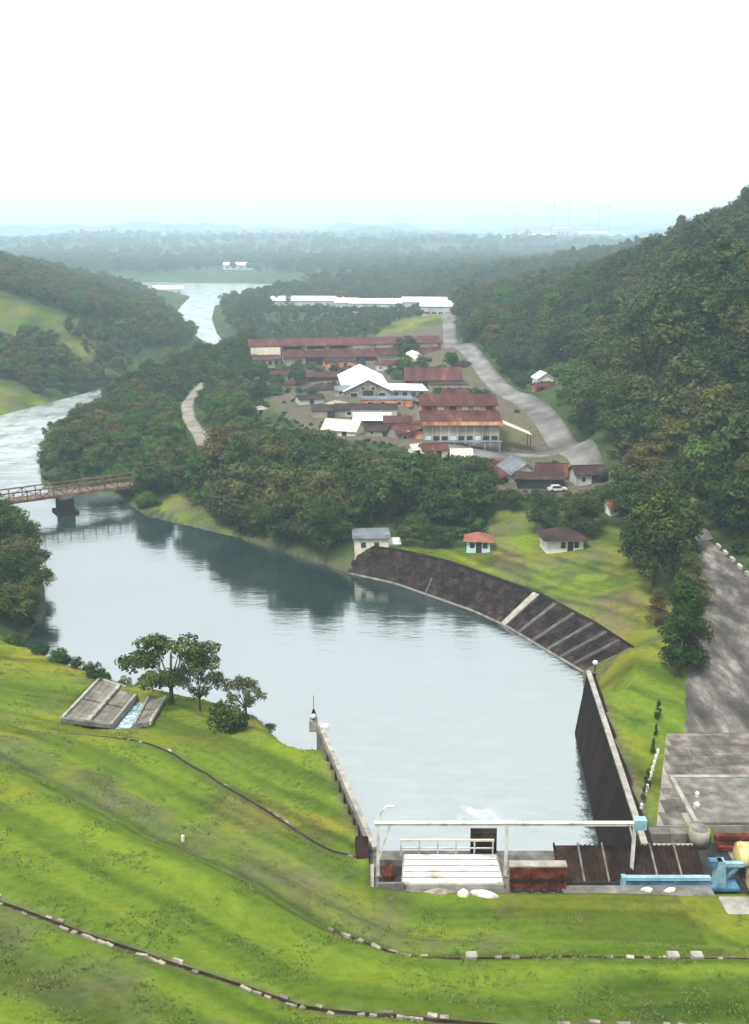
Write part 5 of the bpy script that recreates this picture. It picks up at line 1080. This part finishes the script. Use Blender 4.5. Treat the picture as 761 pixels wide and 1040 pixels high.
fm.vertices.foreach_set('co', np.stack([x[rest], y[rest], z[rest]-.1], -1).astype(np.float32).ravel())
a1 = fm.attributes.new('scl', 'FLOAT_VECTOR', 'POINT'); hh = h[rest]/10.; ws = hh*g.uniform(.9, 1.2, len(rest)); a1.data.foreach_set('vector', np.stack([ws, ws, hh], -1).astype(np.float32).ravel())
a2 = fm.attributes.new('rot', 'FLOAT_VECTOR', 'POINT'); a2.data.foreach_set('vector', np.stack([0*hh, 0*hh, g.uniform(0, 6.28, len(rest))], -1).astype(np.float32).ravel())
a3 = fm.attributes.new('pick', 'INT', 'POINT'); a3.data.foreach_set('value', pick[rest].astype(np.int32))
ng = bpy.data.node_groups.new('forest_scatter', 'GeometryNodeTree')
ng.interface.new_socket('Geometry', in_out='INPUT', socket_type='NodeSocketGeometry'); ng.interface.new_socket('Geometry', in_out='OUTPUT', socket_type='NodeSocketGeometry')
gi = ng.nodes.new('NodeGroupInput'); go = ng.nodes.new('NodeGroupOutput'); jn = ng.nodes.new('GeometryNodeJoinGeometry'); ng.links.new(jn.outputs[0], go.inputs[0])
def named(nm, ty):
    q = ng.nodes.new('GeometryNodeInputNamedAttribute'); q.data_type = ty; q.inputs[0].default_value = nm; return q.outputs[0]
nS, nR, nP = named('scl','FLOAT_VECTOR'), named('rot','FLOAT_VECTOR'), named('pick','INT')
for k in sorted(set(pick[rest].tolist())):
    if KEYS[k] not in first_crown: continue
    oi = ng.nodes.new('GeometryNodeObjectInfo'); oi.inputs[0].default_value = first_crown[KEYS[k]]; oi.inputs['As Instance'].default_value = True
    cm = ng.nodes.new('FunctionNodeCompare'); cm.data_type = 'INT'; cm.operation = 'EQUAL'; cm.inputs[3].default_value = k; ng.links.new(nP, cm.inputs[2])
    ip = ng.nodes.new('GeometryNodeInstanceOnPoints'); ng.links.new(gi.outputs[0], ip.inputs['Points']); ng.links.new(cm.outputs[0], ip.inputs['Selection'])
    ng.links.new(oi.outputs['Geometry'], ip.inputs['Instance']); ng.links.new(nR, ip.inputs['Rotation']); ng.links.new(nS, ip.inputs['Scale']); ng.links.new(ip.outputs[0], jn.inputs[0])
f_o = link('forest', fm); tag(f_o, 'continuous forest canopy filling the hills and plain between single trees', 'forest', kind='stuff')
md_ = f_o.modifiers.new('scatter', 'NODES'); md_.node_group = ng

# ---- grass tufts on the near slopes
g = np.random.default_rng(5); nT = 60000
X = g.uniform(-52, 40, nT); Y = 44+(118-44)*g.random(nT)**1.15
sd_, _ = river_dist(X, Y); ok = (sd_ > 1.2) & (np.abs(X) < .42*Y+6)
ok &= ~((X > -1.8) & (Y > 69.3) & (Y < 80)) & ~((X > 24) & (Y > 69) & (Y < 99) & (X > 24.4+(Y-78)*.335)) & ~in_poly(X, Y, SPILL) & ~((X > 29) & (Y > 66) & (Y < 80)) & ~((X > 15) & (Y > 69))
for P in BERMS.values(): ok &= line_dist(X, Y, P) > .7
ok &= fbm(X/2.2, Y/2.2, 61) > .5
X, Y = X[ok], Y[ok]; Z = ground(X, Y); k = len(X)
V = []; 
for j in range(4):
    an = g.uniform(0, 6.28, k); hgt = g.uniform(.04, .13, k)*(.6+.9*fbm(X/6, Y/6, 71)); wd = g.uniform(.04, .09, k); ox, oy = g.normal(0, .12, (2, k)); lx, ly = g.normal(0, .08, (2, k))
    c_, s_ = np.cos(an)*wd, np.sin(an)*wd
    V.append(np.stack([np.stack([X+ox-c_, Y+oy-s_, Z-.04], -1), np.stack([X+ox+c_, Y+oy+s_, Z-.04], -1), np.stack([X+ox+lx, Y+oy+ly, Z+hgt], -1)], 1))
V = np.concatenate(V).reshape(-1, 3).astype(np.float32); nf = len(V)//3
tm = bpy.data.meshes.new('grass'); tm.vertices.add(len(V)); tm.vertices.foreach_set('co', V.ravel()); tm.loops.add(len(V)); tm.loops.foreach_set('vertex_index', np.arange(len(V), dtype=np.int32))
tm.polygons.add(nf); tm.polygons.foreach_set('loop_start', np.arange(0, len(V), 3, dtype=np.int32)); tm.update(calc_edges=True)
M['blade'] = simple('blade', [(.3,(.08,.115,.028)),(.5,(.115,.15,.04)),(.72,(.17,.19,.07))], .35, .8, bumpk=0)
tm.materials.append(M['blade']); tag(link('grass', tm), 'tufts of rough grass on the dam slope', 'grass', kind='stuff')

# ================================================================ far industry and settlement
M['far_grey'] = simple('far_grey', [(.3,(.3,.3,.32)),(.7,(.5,.5,.52))], .02, .9, bumpk=0)
def chimney(px_x, y, top, label, r=4.):
    t_ = empty('chimney', (px_x, y, gz(px_x, y)-1), 0, label, 'chimney')
    H = top-t_.location[2]
    MB().tube([(0,0,0),(0,0,H*.5),(0,0,H)], [r, r*.8, r*.62], 12).build('stack', M['far_grey'], t_, True)
    MB().tube([(0,0,H*.93),(0,0,H*.96)], r*.8, 12).build('band', M['rust'], t_)
    MB().tube([(0,0,H),(0,0,H+1.2)], r*.72, 12).build('rim', M['dark_metal'], t_)
for k,(a,top,l) in enumerate(((490,128,'short chimney of the far plant, leftmost'),(617,162,'tall faint chimney of the far plant, second from left'),(668,166,'tallest chimney of the far plant, left of the smoke'),(772,150,'chimney right beside the white smoke plume'),(808,150,'thin chimney of the far plant, rightmost'))): chimney(a, 3600, top, l)
for k,(a,y,L,W,H,l) in enumerate(((430,3500,90,40,16,'low pale factory hall at the left of the far plant'),(560,3550,110,50,22,'wide pale hall below the leftmost tall chimney'),(640,3600,60,50,40,'block shaped boiler house between the two tall chimneys'),(745,3560,100,40,30,'hall of the far plant below the smoke'),(830,3620,80,60,26,'hall at the right end of the far plant'))):
    building('factory_hall', l, 'factory', (a, y), .05*k-.1, L, W, H, 6, ridge='x', wall='far_grey', roof='white_roof' if k%2 else 'far_grey', over=1., wins=tuple(('f', L*q, H*.5, L*.14, H*.25) for q in (-.35,-.12,.12,.35)))
for k,(p,L,l) in enumerate((((-191.69, 1452.07, 12.0),40,'white building far off beyond the river bend'),((72.66, 3134.64, 40.0),70,'pale far building on the plain below the sky'),((371.62, 4390.73, 40.0),90,'long pale far building left of the chimneys'),((-214.05, 1063.28, 12.0),30,'small pale building by the far river reach'),((-75.36, 1567.11, 14.0),60,'pale far shed right of the white building'),((-176.55, 1847.72, 16.0),50,'tiny pale far shed above the white building'))):
    building('far_building', l, 'building', (p[0], min(p[1], 3300)), .1*k, L, 14, 7, 3, ridge='x', wall='far_grey', roof='white_roof', over=.6, wins=tuple(('f', L*q, 2, L*.12, 2.5) for q in (-.35,-.12,.12,.35)))
building('ridge_house', 'red roofed white house on the forest ridge near the far chimneys', 'house', (150, 610), .2, 12, 9, 10, 4, ridge='x', wall='white_paint', roof='tile_roof', over=.8, wins=(('f',-3,6,2,1.6),('f',3,6,2,1.6)))
# smoke plume: rolling column of steam
sm = MB(); zz = np.linspace(0, 1, 12)
sm.tube([(10*math.sin(6*q)+22*q*q, 0, 95*q) for q in zz], [7+15*q+4*math.sin(17*q) for q in zz[:-1]]+[6], 14)
s_o = sm.build('smoke', None, None, True); s_o.location = (752, 3590, 68); tag(s_o, 'white smoke plume rising from the far plant', 'smoke', kind='stuff')
m = bpy.data.materials.new('steam'); m.use_nodes = True; t = m.node_tree; t.nodes.clear(); out = t.nodes.new('ShaderNodeOutputMaterial')
pv = t.nodes.new('ShaderNodeVolumePrincipled'); pv.inputs['Color'].default_value = (.97,.97,.97,1); pv.inputs['Density'].default_value = .015; t.links.new(pv.outputs[0], out.inputs['Volume'])
s_o.data.materials.append(m)
# ---- humid air over the whole valley
hz = MB().box(XS[0]-60, XS[-1]+60, YS[0]-60, YS[-1]+60, -6, 190).build('haze', None); tag(hz, 'humid pale haze filling the valley', 'haze', kind='stuff')
m = bpy.data.materials.new('haze_air'); m.use_nodes = True; t = m.node_tree; t.nodes.clear(); out = t.nodes.new('ShaderNodeOutputMaterial')
pv = t.nodes.new('ShaderNodeVolumePrincipled'); pv.inputs['Color'].default_value = (.68,.87,1.0,1); pv.inputs['Density'].default_value = .00033; pv.inputs['Anisotropy'].default_value = .1
t.links.new(pv.outputs[0], out.inputs['Volume']); hz.data.materials.append(m)
